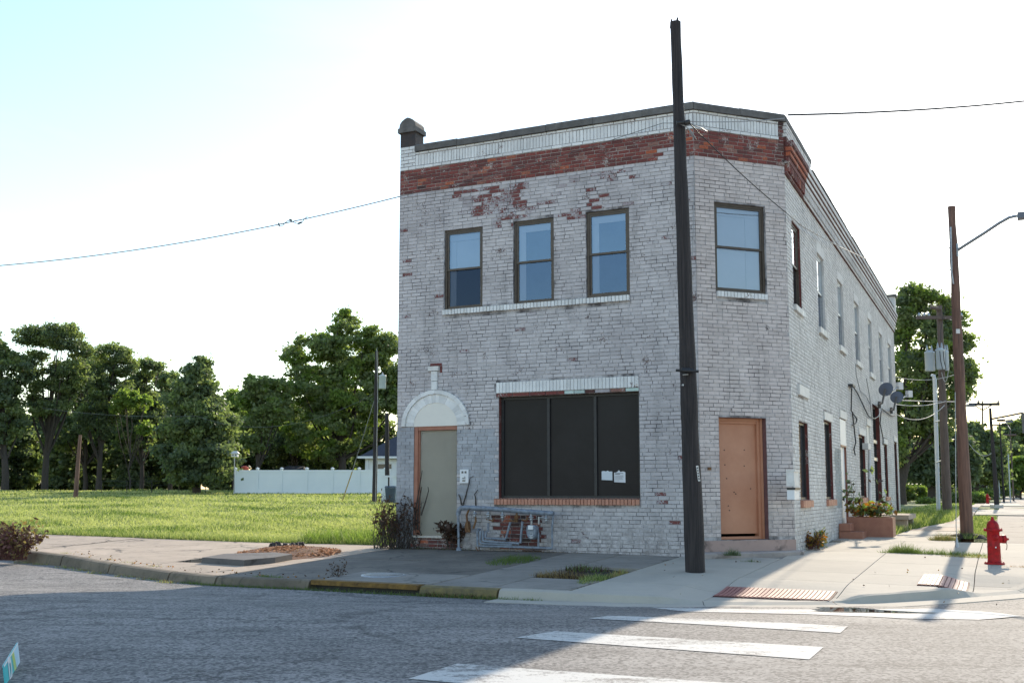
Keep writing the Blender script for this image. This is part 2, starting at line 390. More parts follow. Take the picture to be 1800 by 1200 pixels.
M['grass'] = leafmat('grass_blade', (.22, .25, .10), (.40, .41, .22), .45, .6)
M['grass_dark'] = leafmat('green_blade', (.09, .14, .04), (.15, .20, .06), .45, .6)
M['weed'] = leafmat('grey_green_weed', (.10, .14, .05), (.18, .21, .09), .4)
M['dry'] = leafmat('dry_brown_leaf', (.055, .030, .022), (.10, .055, .035), .2)
M['autumn'] = leafmat('orange_leaf', (.30, .10, .02), (.14, .14, .03), .4)
M['straw'] = leafmat('dry_straw', (.30, .23, .11), (.20, .13, .06), .3)
M['red_twig'] = simple('red_brown_twigs', (.16, .065, .055), (.10, .04, .035), 9, .8, 0)
M['bark'] = simple('bark', (.075, .06, .05), (.04, .032, .028), 8, .9, .02, stretch=(4, 4, .6))
def glass(name, tint, refl=.30, trans=.55):
    m = bpy.data.materials.new(name); m.use_nodes = True; t = m.node_tree; t.nodes.clear()
    o = N(t, 'ShaderNodeOutputMaterial'); g = N(t, 'ShaderNodeBsdfGlossy'); g.inputs['Roughness'].default_value = .015
    g.inputs['Color'].default_value = (*tint, 1)
    bn = N(t, 'ShaderNodeBump'); bn.inputs['Distance'].default_value = .02; bn.inputs['Strength'].default_value = .12; t.links.new(noise(t, 1.7, 2, .5), bn.inputs['Height']); t.links.new(bn.outputs[0], g.inputs['Normal'])
    tr = N(t, 'ShaderNodeBsdfTransparent'); tr.inputs[0].default_value = (trans, trans*1.02, trans*1.05, 1)
    mx = N(t, 'ShaderNodeMixShader'); fr = N(t, 'ShaderNodeFresnel'); fr.inputs[0].default_value = 1.5
    t.links.new(math_(t, 'MULTIPLY_ADD', fr.outputs[0], .9 if refl else .3, refl), mx.inputs[0])
    t.links.new(tr.outputs[0], mx.inputs[1]); t.links.new(g.outputs[0], mx.inputs[2]); t.links.new(mx.outputs[0], o.inputs[0]); return m
M['glass'] = glass('window_glass', (.55, .76, 1.0), .15, .7)
M['glass_low'] = glass('lower_pane_glass', (.45, .6, .9), .015, .4)
M['glass_low2'] = glass('screened_lower_glass', (.50, .70, 1.0), .10, .6)
M['glass_side_up'] = glass('side_upper_glass', (.95, .97, 1.0), .75, .6)  # white sky glare put in: reflectance raised on the upper sashes only
M['glass_side_low'] = glass('side_lower_glass', (.8, .85, 1.0), .08, .5)
M['glass_dark'] = simple('dark_shop_glass', (.018, .017, .019), (.026, .025, .028), .8, .28, 0, spec=.12)
M['blind'] = simple('pale_roller_blind', (.62, .67, .72), (.56, .61, .66), 1, .8, 0)
M['blind_dark'] = simple('blue_grey_curtain', (.06, .11, .19), (.035, .07, .13), 2.5, .9, 0)
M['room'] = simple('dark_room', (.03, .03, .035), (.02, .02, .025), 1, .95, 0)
M['dirty_film'] = simple('dark_window_film', (.022, .022, .024), (.030, .030, .032), 2.5, .8, 0, spec=.1)
M['paper'] = simple('white_paper', (.70, .72, .76), (.64, .66, .70), 12, .7, 0)
M['ink'] = simple('black_ink', (.03, .03, .03), None, 5, .7, 0)
M['roof_dark'] = simple('dark_shingles', (.05, .055, .075), (.035, .04, .055), 5, .9, .01)
M['roof_felt'] = simple('grey_roof_felt', (.16, .16, .16), None, 1, .9, .01)
M['red_siding'] = simple('red_shed_siding', (.18, .04, .035), None, 3, .8, 0)
M['cable'] = simple('cable_black', (.03, .03, .032), None, 5, .6, 0)
M['cable_grey'] = simple('cable_grey', (.35, .35, .36), None, 5, .5, 0)
M['transformer'] = simple('pale_transformer_grey', (.50, .56, .60), (.44, .50, .54), 2, .45, 0)
M['wire_bare'] = simple('pale_wire', (.5, .5, .48), None, 5, .5, 0)
# ================================================================ GROUND
def clip_rect(poly, x0, x1, y0, y1):
    def cl(P, f, it):
        out = []
        for i in range(len(P)):
            a, b = P[i-1], P[i]; fa, fb = f(a), f(b)
            if (fa >= 0) != (fb >= 0):
                k = fa/(fa-fb); out.append((a[0]+(b[0]-a[0])*k, a[1]+(b[1]-a[1])*k))
            if fb >= 0: out.append(b)
        return out
    for f in (lambda p: p[0]-x0, lambda p: x1-p[0], lambda p: p[1]-y0, lambda p: y1-p[1]):
        poly = cl(poly, f, 0)
        if len(poly) < 3: return []
    return poly
def area(P): return .5*sum(P[i-1][0]*P[i][1]-P[i][0]*P[i-1][1] for i in range(len(P)))
def drape(mb, poly, fz, us, ds, thick=0, m=0, r=.5):
    """poly in (u, d); draped on fz(X, Y), cut along the lines us, ds, with skirts going down by thick"""
    idx = {}; V = []; Fs = []
    for i in range(len(us)-1):
        for j in range(len(ds)-1):
            P = clip_rect(poly, us[i], us[i+1], ds[j], ds[j+1])
            if len(P) < 3 or abs(area(P)) < 1e-5: continue
            if area(P) > 0: P = P[::-1]      # (u, d) is left handed
            f = []
            for (u, d) in P:
                k = (round(u, 4), round(d, 4))
                if k not in idx:
                    X, Y = ud(u, d); idx[k] = len(V); V.append((X, Y, fz(X, Y)))
                if not f or f[-1] != idx[k]: f.append(idx[k])
            if f[0] == f[-1]: f.pop()
            if len(f) > 2: Fs.append(tuple(f))
    if thick:
        E = {}
        for f in Fs:
            for i in range(len(f)):
                a, b = f[i-1], f[i]; E[(a, b)] = 1
        n = len(V); V += [(x, y, z-thick) for x, y, z in V]
        for (a, b) in list(E):
            if (b, a) not in E: Fs.append((b, a, a+n, b+n))
    mb.add(V, Fs, m, r)
def lin(a, b, s): 
    n = max(1, int(math.ceil((b-a)/s))); return [a+(b-a)*i/n for i in range(n+1)]
KP = [(-40, -5.5), (-20, -.9), (-14, .65), (-10.5, 1.5), (-7.6, 2.65), (-5.5, 3.35), (-3.2, 4.4), (-1.1, 5.2), (.1, 5.5), (1.85, 5.5), (3.75, 5.6), (4.98, 5.62),
      (5.9, 5.55), (7.05, 5.4), (7.65, 5.2), (8.4, 4.9), (9.15, 4.5), (9.7, 4.0), (10.3, 3.25), (10.75, 2.6), (11.3, 1.8), (11.9, .6), (12.3, -.9), (12.5, -3.2), (12.5, -6.4)]
def kpoint(s):   # s in index units
    i = min(int(s), len(KP)-2); k = s-i; return (KP[i][0]*(1-k)+KP[i+1][0]*k, KP[i][1]*(1-k)+KP[i+1][1]*k)
def knorm(s):
    a = kpoint(max(0, s-.5)); b = kpoint(min(len(KP)-1, s+.5)); t = (b[0]-a[0], b[1]-a[1]); l = math.hypot(*t)
    return (-t[1]/l, t[0]/l)          # outward, to the road
def rampf(u, d):
    a = sm(7.0, 7.6, u)*(1-sm(9.05, 9.45, u))*sm(3.0, 4.6, d)
    b = sm(10.25, 10.7, u)*(1-sm(11.3, 11.9, u))*sm(.6, 1.9, d)
    return max(a, b)
def zslab(X, Y):
    u, d = ufront(X, Y), dfront(X, Y); z = zside(X, Y); k = rampf(u, d)
    return z*(1-k)+(zroad(X, Y)+.035)*k
road = MB()
drape(road, [(-60, -6), (60, -6), (60, 60), (-60, 16)] if False else [(-60, -6), (60, -6), (60, 16.02), (-60, 16.02)], lambda X, Y: zroad(X, Y) if dfront(X, Y) > -6 else -.31, [-60, -40]+lin(-30, 14, .8)+[20, 40, 60], lin(-6, 16, .7)+[20, 30, 60])
# keep the road sheet clear of everything behind the kerb line
rm = road
def kd(u):
    for i in range(len(KP)-1):
        if KP[i][0] <= u <= KP[i+1][0] and KP[i+1][0] > KP[i][0]:
            k = (u-KP[i][0])/(KP[i+1][0]-KP[i][0]); return KP[i][1]*(1-k)+KP[i+1][1]*k
    return -6
keep = [(f, m_, r_, s_) for f, m_, r_, s_ in zip(rm.f, rm.m, rm.r, rm.sm) if max(dfront(rm.v[i][0], rm.v[i][1])-kd(ufront(rm.v[i][0], rm.v[i][1])) for i in f) > -.8]
rm.f = [k[0] for k in keep]; rm.m = [k[1] for k in keep]; rm.r = [k[2] for k in keep]; rm.sm = [k[3] for k in keep]
ROAD = tag(rm.build('road', M['asphalt']), kind='structure')
sr = MB()
zsr = lambda X, Y: zside(X, Y)-.02-.27*sm(-8, -.5, dfront(X, Y))+.004
drape(sr, [(10.95, -150), (24, -150), (60, -.2), (12.62, -.2), (12.7, -6.42), (10.95, -6.42)], zsr, lin(10.9, 24, 2.2)+[34, 46, 60], lin(-150, -30, 6)+lin(-30, -.2, 1.5)[1:])
M['asphalt_pale'] = concrete('pale_worn_side_road', (.34, .30, .255), (.28, .25, .22), .8, .35, (.17, .15, .14))
tag(sr.build('side_road', M['asphalt_pale']), kind='structure')
# lawns and far terrain (one sheet to the horizon)
gr = MB(); zl = lambda X, Y: zside(X, Y)-.03-(.40 if ufront(X, Y) > 11.5 and ufront(X, Y) < 60 and dfront(X, Y) > -11 else 0)
ul = [-400, -200, -120, -90]+lin(-80, 40, 4)+[60, 90, 140, 400]; dl = [-420, -250, -160]+lin(-120, -.82, 3)
drape(gr, [(-400, -420), (400, -420), (400, -.82), (-400, -.82)], zl, ul, dl)
GROUND = tag(gr.build('ground', M['lawn']), kind='structure')
bh = MB(); drape(bh, [(-400, 16), (400, 16), (400, 420), (-400, 420)], lambda X, Y: -.145, [-400, -100, 0, 100, 400], [16, 58, 120, 200, 420])  # unseen ground behind the camera, made pale to bounce light onto the facade
tag(bh.build('bounce_ground', M['concrete_old']), kind='structure')
# soil under the paving: shows in joints and pits
inner = []
for i, (u, d) in enumerate(KP):
    n = knorm(i); inner.append((u-n[0]*.17, d-n[1]*.17))
region = [(-40, -.8), (-.02, -.8), (-.02, 0), (6.2786, 0), (7.667, -1.388), (7.70, -6.4), (12.3, -6.4)]+inner[::-1][1:]
so = MB(); drape(so, region, lambda X, Y: zslab(X, Y)-.07, lin(-40, 5.6, 1.2)+lin(5.6, 13, .35)[1:], lin(-7, 6, .35))
SOIL = tag(so.build('soil_bed', M['soil']), kind='structure')
# paving slabs
PAVE = empty('pavement', (*ud(0, 3), -.1), None, None); PAVE['kind'] = 'structure'
def slab(u0, u1, d0, d1, mat, gap=.009, lift=0, th=.12, poly=None):
    P = [(u0+gap, d0+gap), (u1-gap, d0+gap), (u1-gap, d1-gap), (u0+gap, d1-gap)] if poly is None else poly
    rr = region
    mb = MB()
    # clip the paved region to this slab, then drape
    drape(mb, clip_rect(rr, u0+gap, u1-gap, d0+gap, d1-gap) if poly is None else poly, lambda X, Y: zslab(X, Y)+lift, lin(u0, u1, .8 if u1 < 5.95 else .26), lin(d0, d1, .6 if u1 < 5.95 else .26), th, r=random.random())
    if mb.f: return mb.build('concrete_slab', M[mat], PAVE)
ulf = [-40, -26, -20, -16, -13, -10.2, -7.4, -4.8, -2.35, 0]
for a, b in zip(ulf[:-1], ulf[1:]):
    slab(a, b, -.8, 1.2, 'concrete_old', lift=random.uniform(-.004, .006))
    if b <= -2.3: slab(a, b, 1.2, 7, 'concrete_old', lift=random.uniform(-.004, .004))
slab(-2.35, 0, 3.7, 7, 'concrete_old')
slab(-.55, 0, 1.2, 3.7, 'concrete_old')
slab(0, 3.8, 0, 2.2, 'concrete_dark'); slab(0, 1.9, 2.2, 7, 'concrete_dark', lift=-.004)
slab(1.9, 3.8, 2.2, 4.15, 'concrete_dark', lift=.004)
INLET = slab(1.93, 3.82, 4.18, 5.42, 'concrete_mid', lift=.012)
slab(3.8, 4.8, 0, 2.9, 'concrete_mid'); slab(3.8, 4.8, 2.9, 7, 'concrete_mid', lift=.004)
slab(4.8, 5.88, 0, 2.3, 'concrete_mid', lift=-.003); slab(4.8, 5.88, 4.1, 7, 'concrete_mid', lift=.003)
un = [5.9, 7.6, 9.15, 10.72, 12.7]; dn = [-6.4, -4.3, -2.35, -.38, 1.55, 2.8, 4.1, 7]
for i in range(4):
    for j in range(7):
        if un[i+1] < 7.62 and j < 3: continue
        if j == 5 and i in (0, 1, 2): pass
        slab(un[i], un[i+1], dn[j], dn[j+1], 'concrete_new', gap=.006)
# path along the side wall
def path_slab(P, mat, lift=0):
    us_ = [p[0] for p in P]; ds_ = [p[1] for p in P]; mb = MB()
    drape(mb, P, lambda X, Y: zside(X, Y)+lift, lin(min(us_), max(us_), 1), lin(min(ds_), max(ds_), 1), .1, r=random.random())
    return mb.build('concrete_slab', M[mat], PAVE)
path_slab([(7.72, -6.42), (10.15, -6.42), (10.15, -9.0), (7.72, -9.0)], 'concrete_new')
d_ = -9.02; k = 0
while d_ > -60:
    e = d_-2.0; L = lambda d: 8.75+.95*sm(0, 1, (-9-d)/9)
    path_slab([(L(d_), d_), (10.15, d_), (10.15, e+.03), (L(e), e+.03)], 'concrete_old' if k % 2 else 'concrete_new', random.uniform(-.005, .008)); d_ = e; k += 1
path_slab([(10.2, -22.5), (12.2, -22.5), (11.9, -28), (10.2, -28)], 'concrete_new', .02)
path_slab([(10.2, -36), (12.0, -36), (11.8, -48), (10.2, -48)], 'concrete_new', .02)
for (u0, u1, d0, d1) in ((7.6, 9.1, 3.72, 4.5), (10.03, 10.66, 1.4, 2.8)):   # tactile plates
    mb = MB(); z = lambda X, Y: zslab(X, Y)+.014
    drape(mb, [(u0, d0), (u1, d0), (u1, d1), (u0, d1)], z, lin(u0, u1, .13), lin(d0, d1, .13), .03)
    # raised ribs with dark grooves between
    n = int((u1-u0)/.057) if u1-u0 > 1 else 11
    tp = tag(mb.build('tactile_plate', M['tactile_dark'], PAVE))
    for i in range(n):
        a = u0+.012+i*(u1-u0-.024)/n; w_ = (u1-u0)/n*.74
        rb = MB(); drape(rb, [(a, d0+.03), (a+w_, d0+.03), (a+w_, d1-.03), (a, d1-.03)], lambda X, Y: zslab(X, Y)+.024, [a, a+w_], lin(d0, d1, .13), .014)
        rb.build('plate_rib', M['tactile'], tp)
# kerb: swept profile, cut into stones
def kerb(s0, s1, mat, name, hgt=lambda u, d: 1, apron=False, width=.17):
    mb = MB(); n = max(2, int((s1-s0)*5)); rings = []
    for i in range(n+1):
        s = s0+(s1-s0)*i/n; u, d = kpoint(s); nn = knorm(s)
        def P(o, z): 
            X, Y = ud(u+nn[0]*o, d+nn[1]*o); return (X, Y, z)
        X, Y = ud(u, d); top = zslab(*ud(u-nn[0]*.2, d-nn[1]*.2))+.006; bot = zroad(X, Y)-.06; k = rampf(u, d)
        rt = top*1.0
        f = .035*(1-k)+.10*k
        jz = random.uniform(-.004, .004)
        rings.append([P(-width, bot), P(-width, rt), P(-.06, rt+jz), P(-.012, rt-.018*(1-k)), P(.004, rt-.05*(1-k)-.004*k), P(f, max(bot+.065, zroad(X, Y)+.012)), P(f, bot)]+([P(.48, zroad(X, Y)+.010), P(.48, bot)] if apron else []))
    m_ = len(rings[0]); V = [p for r_ in rings for p in r_]; F = []
    order = list(range(m_))
    if apron: order = [0, 1, 2, 3, 4, 5, 7, 8]
    for i in range(n):
        for a, b in zip(order[:-1], order[1:]):
            F.append((i*m_+a, i*m_+b, (i+1)*m_+b, (i+1)*m_+a)[::-1])
    F.append(tuple(order)); F.append(tuple(n*m_+a for a in order[::-1]))
    mb.add(V, F, 0, random.random())
    return tag(mb.build(name, M[mat], KERB))
KERB = empty('kerb', (*ud(0, 5.6), -.3), None, None); KERB['kind'] = 'structure'
g = .012
for i in range(0, 8): kerb(i+g, i+1-g, 'kerb_old', 'kerb_stone')
kerb(8+g, 9-g, 'kerb_old', 'kerb_stone')
kerb(10+g, 11-.02, 'kerb_yellow', 'kerb_stone')
for a, b in ((11, 14), (14, 16), (16, 20), (20, 24)): kerb(a+.008, b-.004, 'concrete_new', 'kerb_stone', apron=True)
# storm drain: rusty lip over a dark throat
lip = MB(); th = MB()
for i in range(6):
    a = 9+g+(1-2*g)*i/6; b = 9+g+(1-2*g)*(i+1)/6
    (u0, d0), (u1, d1) = kpoint(a), kpoint(b)
    for mb, o0, o1, za, zb in ((lip, -.18, .012, -.055, .012), (th, -.16, -.12, -.30, -.055)):
        p = []
        for (u, d) in ((u0, d0), (u1, d1)):
            for o in (o1, o0):
                X, Y = ud(u, d+o); zt = zslab(*ud(u, d-.2)); p.append((X, Y, zt))
        A, B_, C_, D_ = p[0], p[2], p[3], p[1]
        mb.hexa([(q[0], q[1], q[2]+za) for q in (A, B_, C_, D_)]+[(q[0], q[1], q[2]+zb) for q in (A, B_, C_, D_)], 0, .5)
SD = empty('storm_drain', (*ud(2.8, 5.5), -.3), 'kerb storm drain with rust-stained lip over a dark slot beside the manhole slab', 'storm drain')
lip.build('lip', M['kerb_rust'], SD); th.build('throat', M['black_metal'], SD)
# road markings
def mark(P, name='crosswalk_stripe', lift=.005, mat='marking'):
    us_ = [p[0] for p in P]; ds_ = [p[1] for p in P]; mb = MB()
    # follow the exact facets of the road sheet: same cut lines
    rd = [-60, -40]+lin(-30, 14, .8)+[20, 40, 60]; dd = lin(-6, 16, .7)+[20, 30, 60]
    drape(mb, P, lambda X, Y: zroad_facet(X, Y)+lift, [v for v in rd if min(us_)-1 < v < max(us_)+1], [v for v in dd if min(ds_)-1 < v < max(ds_)+1])
    mb.build(name, M[mat], ROAD)
RU = [-60, -40]+lin(-30, 14, .8)+[20, 40, 60]; RD = lin(-6, 16, .7)+[20, 30, 60]
def zroad_facet(X, Y):
    u, d = ufront(X, Y), dfront(X, Y)
    i = max(k for k in range(len(RU)-1) if RU[k] <= u+1e-6); j = max(k for k in range(len(RD)-1) if RD[k] <= d+1e-6)
    a = (u-RU[i])/(RU[i+1]-RU[i]); b = (d-RD[j])/(RD[j+1]-RD[j])
    z = lambda p, q: zroad(*ud(RU[p], RD[q]))
    return (z(i, j)*(1-a)+z(i+1, j)*a)*(1-b)+(z(i, j+1)*(1-a)+z(i+1, j+1)*a)*b
mark([(7.4, 8.0), (9.8, 8.12), (9.8, 8.66), (7.35, 8.5)])
mark([(7.45, 9.62), (9.8, 9.62), (9.8, 10.32), (7.3, 10.15)])
mark([(7.5, 11.6), (9.9, 11.55), (9.9, 12.3), (7.5, 12.3)])
mark([(7.5, 13.4), (9.9, 13.4), (9.9, 14.1), (7.5, 14.1)])
mark([(7.2, 5.95), (8.4, 5.75), (9.6, 5.25), (10.3, 4.7), (10.9, 5.3), (11.3, 6.3), (10.9, 7.0), (10.2, 7.15), (9.2, 6.85), (7.9, 6.75)])
# puddle on the marking
M['puddle'] = None
pm, pt_, pb = nt('puddle_water'); pb.inputs['Base Color'].default_value = (.03, .022, .016, 1); pb.inputs['Roughness'].default_value = .02; pb.inputs['IOR'].default_value = 1.33; M['puddle'] = pm
pp = []
for k in range(28):
    q = 2*math.pi*k/28; e = 1+.12*math.sin(3*q+1)+.08*math.sin(7*q)
    pp.append((9.72+.62*e*math.cos(q)+.12*math.sin(q), 5.95+.32*e*math.sin(q)))
mb = MB(); V = [(*ud(u, d), zroad_facet(*ud(u, d))+.010) for u, d in pp]; zc = sum(v[2] for v in V)/len(V); V = [(x, y, max(z, zc)) for x, y, z in V]
mb.add(V, [tuple(range(len(V)))[::-1]]); tag(mb.build('puddle', M['puddle']), kind='structure')
M['glass_c'] = glass('chamfer_window_glass', (.75, .86, 1.0), .20, .8)
M['glass_side'] = glass('side_window_glass', (.92, .95, 1.0), .35, .7)
# ================================================================ BUILDING
BLD = empty('corner_building', (PA[0], PA[1], 0), 'two-storey painted brick corner building with cut-off corner and peeling grey paint', 'building')
def onw(w, x, y, o=0.0):
    D = ray(x, y); (ox, oy), e = WALLS[w]; ox += o*e[1]; oy -= o*e[0]; n = (-e[1], e[0])
    k = (n[0]*ox+n[1]*oy)/(n[0]*D[0]+n[1]*D[1]); X, Y = D[0]*k, D[1]*k
    return ((X-ox)*e[0]+(Y-oy)*e[1], D[2]*k+EYE)
def wpx(w, x, y, o): u, h = onw(w, x, y, o); return wp(w, u, o, h)
OPEN = {'F': [(.402, 1.377, .262, 2.435), (1.06, 1.93, 4.76, 6.41), (2.61, 3.47, 4.76, 6.43), (4.14, 5.005, 4.78, 6.445), (2.30, 5.155, .995, 2.96)],
        'C': [(.405, 1.497, 4.775, 6.45), (.405, 1.398, .265, 2.463)],
        'S': [(.58, 1.50, 4.72, 6.39), (3.65, 4.62, 4.72, 6.39), (6.82, 7.76, 4.72, 6.37), (10.08, 11.05, 4.72, 6.37), (13.32, 14.3, 4.72, 6.37), (16.42, 17.45, 4.72, 6.37), (19.4, 20.6, 4.72, 6.42),
              (.70, 1.74, .965, 2.475), (3.95, 5.03, .96, 2.69), (6.43, 7.45, .29, 2.9), (10.12, 11.4, .975, 2.68), (12.1, 12.75, 2.42, 3.04), (13.7, 15.65, .80, 3.80), (16.72, 17.75, .98, 2.70), (20.35, 21.35, .33, 2.93)]}
LEN = {'F': LF, 'C': LC, 'S': LS}
WTOP = {'F': 8.15, 'C': 8.15, 'S': 7.98}
def wall_sheet(w, ops, top, mats, o=-.008):
    us_ = sorted({0, LEN[w]} | {a for q in ops for a in q[:2]}); hs_ = sorted({-.35, 7.25, 7.785, top} | {a for q in ops for a in q[2:]})
    mb = MB()
    for i in range(len(us_)-1):
        for j in range(len(hs_)-1):
            cu, ch_ = (us_[i]+us_[i+1])/2, (hs_[j]+hs_[j+1])/2
            if any(a < cu < b and c < ch_ < d for a, b, c, d in ops): continue
            m = 1 if 7.24 <= hs_[j] < 7.78 and w != 'S' else 0
            mb.add([wp(w, us_[i], o, hs_[j]), wp(w, us_[i+1], o, hs_[j]), wp(w, us_[i+1], o, hs_[j+1]), wp(w, us_[i], o, hs_[j+1])], [(0, 1, 2, 3)], m)
    return mb.build('wall', mats, BLD)
wall_sheet('F', OPEN['F'], WTOP['F'], [M['mortar'], M['mortar_red']])
wall_sheet('C', OPEN['C'], WTOP['C'], [M['mortar'], M['mortar_red']])
wall_sheet('S', OPEN['S'], WTOP['S'], [M['mortar_s'], M['mortar_red']])
# the rest of the shell
A2 = (PA[0]+(LS+1.388)*ES[0], PA[1]+(LS+1.388)*ES[1])
mb = MB()
for p, q in ((A2, PA), (PD, A2)):
    mb.add([(*p, -.3), (*q, -.3), (*q, 7.9), (*p, 7.9)], [(0, 1, 2, 3)])
mb.build('wall', M['paint_s'], BLD)
mb = MB(); mb.add([(*p, 7.7) for p in (PA, PB, PC, PD, A2)], [(0, 1, 2, 3, 4)]); mb.build('roof', M['roof_felt'], BLD)
# parapet backs
mb = MB()
mb.wbox('F', .02, LF-.02, -.28, -.012, 7.6, 8.15); mb.wbox('C', .02, LC-.02, -.28, -.012, 7.6, 8.15)
mb.wbox('S', .02, 2.9, -.28, -.012, 7.6, 8.15); mb.wbox('S', 2.9, LS, -.28, -.012, 7.6, 7.97)
mb.build('parapet', M['mortar_s'], BLD)
# ---- bricks
CH = .0725; BL = .215
BR = []   # (wall, u0, u1, h0, h1, o, mat, std)
ARC = (.89, 2.435, .775, .72)
def blocked(w, h, extra=()):
    iv = [(a, b) for a, b, c, d in list(OPEN[w])+list(extra) if c-.03 < h < d+.02]
    if w == 'F' and h > ARC[1]:
        t = 1-((h-ARC[1])/ARC[3])**2
        if t > 0: iv.append((ARC[0]-ARC[2]*math.sqrt(t), ARC[0]+ARC[2]*math.sqrt(t)))
    return iv
EX = {'F': [(2.24, 5.165, 2.96, 3.25), (2.21, 5.165, .87, 1.0), (1.04, 5.01, 4.655, 4.78), (.81, .94, 3.1, 3.55), (.73, .985, 3.54, 3.65), (0, .075, 7.83, 9), (.35, .40, 9, 9)],
      'C': [(.41, 1.515, 4.66, 4.78), (-.1, 2.1, -.2, .262)],
      'S': [(.56, 1.62, 4.60, 4.73), (3.62, 4.75, 4.58, 4.73), (6.78, 7.9, 4.58, 4.73), (10.0, 11.2, 4.58, 4.73), (13.28, 14.5, 4.58, 4.73), (16.4, 17.65, 4.58, 4.73), (19.35, 20.8, 4.58, 4.73),
            (.66, 1.84, .82, .97), (3.92, 5.13, .82, .965), (10.05, 11.6, .83, .98), (13.5, 15.7, .65, .80), (16.6, 17.85, .85, .98),
            (3.85, 5.06, 2.69, 2.88), (6.36, 7.52, 2.9, 3.1), (10.0, 11.5, 2.68, 2.86), (11.95, 12.9, 3.04, 3.22), (16.6, 17.82, 2.7, 2.88), (20.2, 21.5, 2.93, 3.13), (.72, 1.85, 2.975, 3.19)]}
def nz(x, y, s=0): return math.sin(x*2.3+s)+math.sin(y*3.1+x*1.3+s*2)+math.sin(x*5.9-y*4.3+s)*.6
def bmat(w, u, h):
    if w == 'F':
        lo = 7.27 if u < 5.45 else (7.27+.22*(u > 5.62 and u < 6.02))
        if h > lo: return 'white_brick' if (u < .37 and h > 7.78) else ('darkred' if (.42 < u < .78 and h < 7.62 and nz(u*3, h*3) > -.5) else 'red')
        if u < .40 and h < 2.42: return 'smooth_paint'
        if 1.38 < u < 2.23 and .95 < h < 2.35 and nz(u, h, 3) > -.6: return 'smooth_paint'
        if u < 1.5 and h < .25: return 'darkred'
        if 1.42 < u < 3.2 and h < .66 and nz(u, h, 1) > -.3: return 'darkred'
        if 1.2 < u < 5.4 and 6.3 < h < 7.2 and (nz(u*1.2, h*1.5, 2)*.7+random.uniform(-1.5, 1.5) > .95-1.6*math.exp(-((u-2.75)**2+(h-6.85)**2*2)/.9)): return 'paint_worn'
        if random.random() < .008: return 'paint_worn'
        return 'paint'
    if w == 'C':
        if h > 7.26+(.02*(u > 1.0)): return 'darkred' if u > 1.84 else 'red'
        return 'paint_c'
    if u < 1.83 and h > 7.19: return 'red'
    if 5.4 < u < 6.42 and .76 < h < 2.13: return 'paint_patch'
    return 'paint_s'
def lay(w, h0, h1, u0, u1, row, mat=None, o=.0, bl=BL, ops=None, soldier=False):
    iv = ops if ops is not None else blocked(w, (h0+h1)/2, EX[w])
    u = u0-(bl/2 if row % 2 else 0)-random.uniform(0, .01)
    L = bl
    while u < u1:
        L = bl*(random.uniform(.93, 1.05) if not soldier else random.uniform(.9, 1.1))
        if not soldier and random.random() < .06: L = bl*.52
        segs = [(max(u, u0), min(u+L-.008, u1))]
        for a, b in iv:
            ns = []
            for s, e in segs:
                if e <= a or s >= b: ns.append((s, e)); continue
                if s < a: ns.append((s, a-.004))
                if e > b: ns.append((b+.004, e))
            segs = ns
        for s, e in segs:
            if e-s < .028: continue
            mt = mat or bmat(w, (s+e)/2, (h0+h1)/2)
            oo = o+random.uniform(-.003, .003)+(random.uniform(-.003, .004) if mt in ('red', 'darkred') else 0)
            BR.append((w, s, e, h0+.0042, h1-.0042, oo, mt))
        u += L
for w in 'FCS':
    k = 1
    while True:
        h1 = 7.785-(k-1)*CH; h0 = h1-CH
        if h0 < (-.16 if w != 'S' else -.12): break
        if w == 'S' and h0 > 7.13: k += 1; continue
        wv = .004*math.sin(k*1.7)
        lay(w, h0+wv*0, h1, 0.0 if w != 'C' else .004, LEN[w]-.004, k)
        k += 1
EMP = []
for w, a, b in (('F', .37, LF-.003), ('C', .003, 1.84)):
    lay(w, 7.787, 7.852, a, b, 0, 'white_brick', .012, ops=EMP); lay(w, 7.856, 8.092, a, b, 0, 'white_brick', .0, .069, EMP, True)
    lay(w, 8.096, 8.146, a, b, 1, 'white_brick', .012, ops=EMP)
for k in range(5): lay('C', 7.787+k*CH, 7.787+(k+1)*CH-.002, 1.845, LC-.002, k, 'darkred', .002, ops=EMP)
for k in range(7): lay('F', 7.787+k*CH, 7.787+(k+1)*CH, .002, .366, k, 'white_brick', .006, ops=EMP)
# S parapet, tall near the corner and lower beyond
for k in range(3): lay('S', 7.79+k*CH, 7.79+(k+1)*CH, 2.92, LS, k, 'paint_s', .06, ops=EMP)
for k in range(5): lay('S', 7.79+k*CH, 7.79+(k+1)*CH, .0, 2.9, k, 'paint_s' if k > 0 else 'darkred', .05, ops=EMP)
cc = (0, 0, EYE)
def seen(b):
    w, s, e, h0, h1 = b[:5]; x, y, z = wp(w, (s+e)/2, 0, (h0+h1)/2); e_ = WALLS[w][1]
    d2 = x*x+y*y+(z-EYE)**2; dd = math.sqrt(d2); c = -(x*e_[1]-y*e_[0])/dd
    return (e-s)*(h1-h0)*max(c, 0)/d2
px_pole = lambda b: 1196 < 900+F_PX*wp(b[0], (b[1]+b[2])/2, 0, 0)[0]/wp(b[0], (b[1]+b[2])/2, 0, 0)[1] < 1240
full = [i for i, b in enumerate(BR) if b[2]-b[1] > .192 and b[2]-b[1] < .23 and b[4]-b[3] > .060 and b[4]-b[3] < .072 and not px_pole(b)]
full.sort(key=lambda i: -seen(BR[i])); single = set(full[:298])
mats_ = ['paint', 'paint_worn', 'paint_c', 'paint_s', 'paint_patch', 'white_brick', 'smooth_paint', 'red', 'darkred']
stuff = {w: MB() for w in 'FCS'}
SM = {}
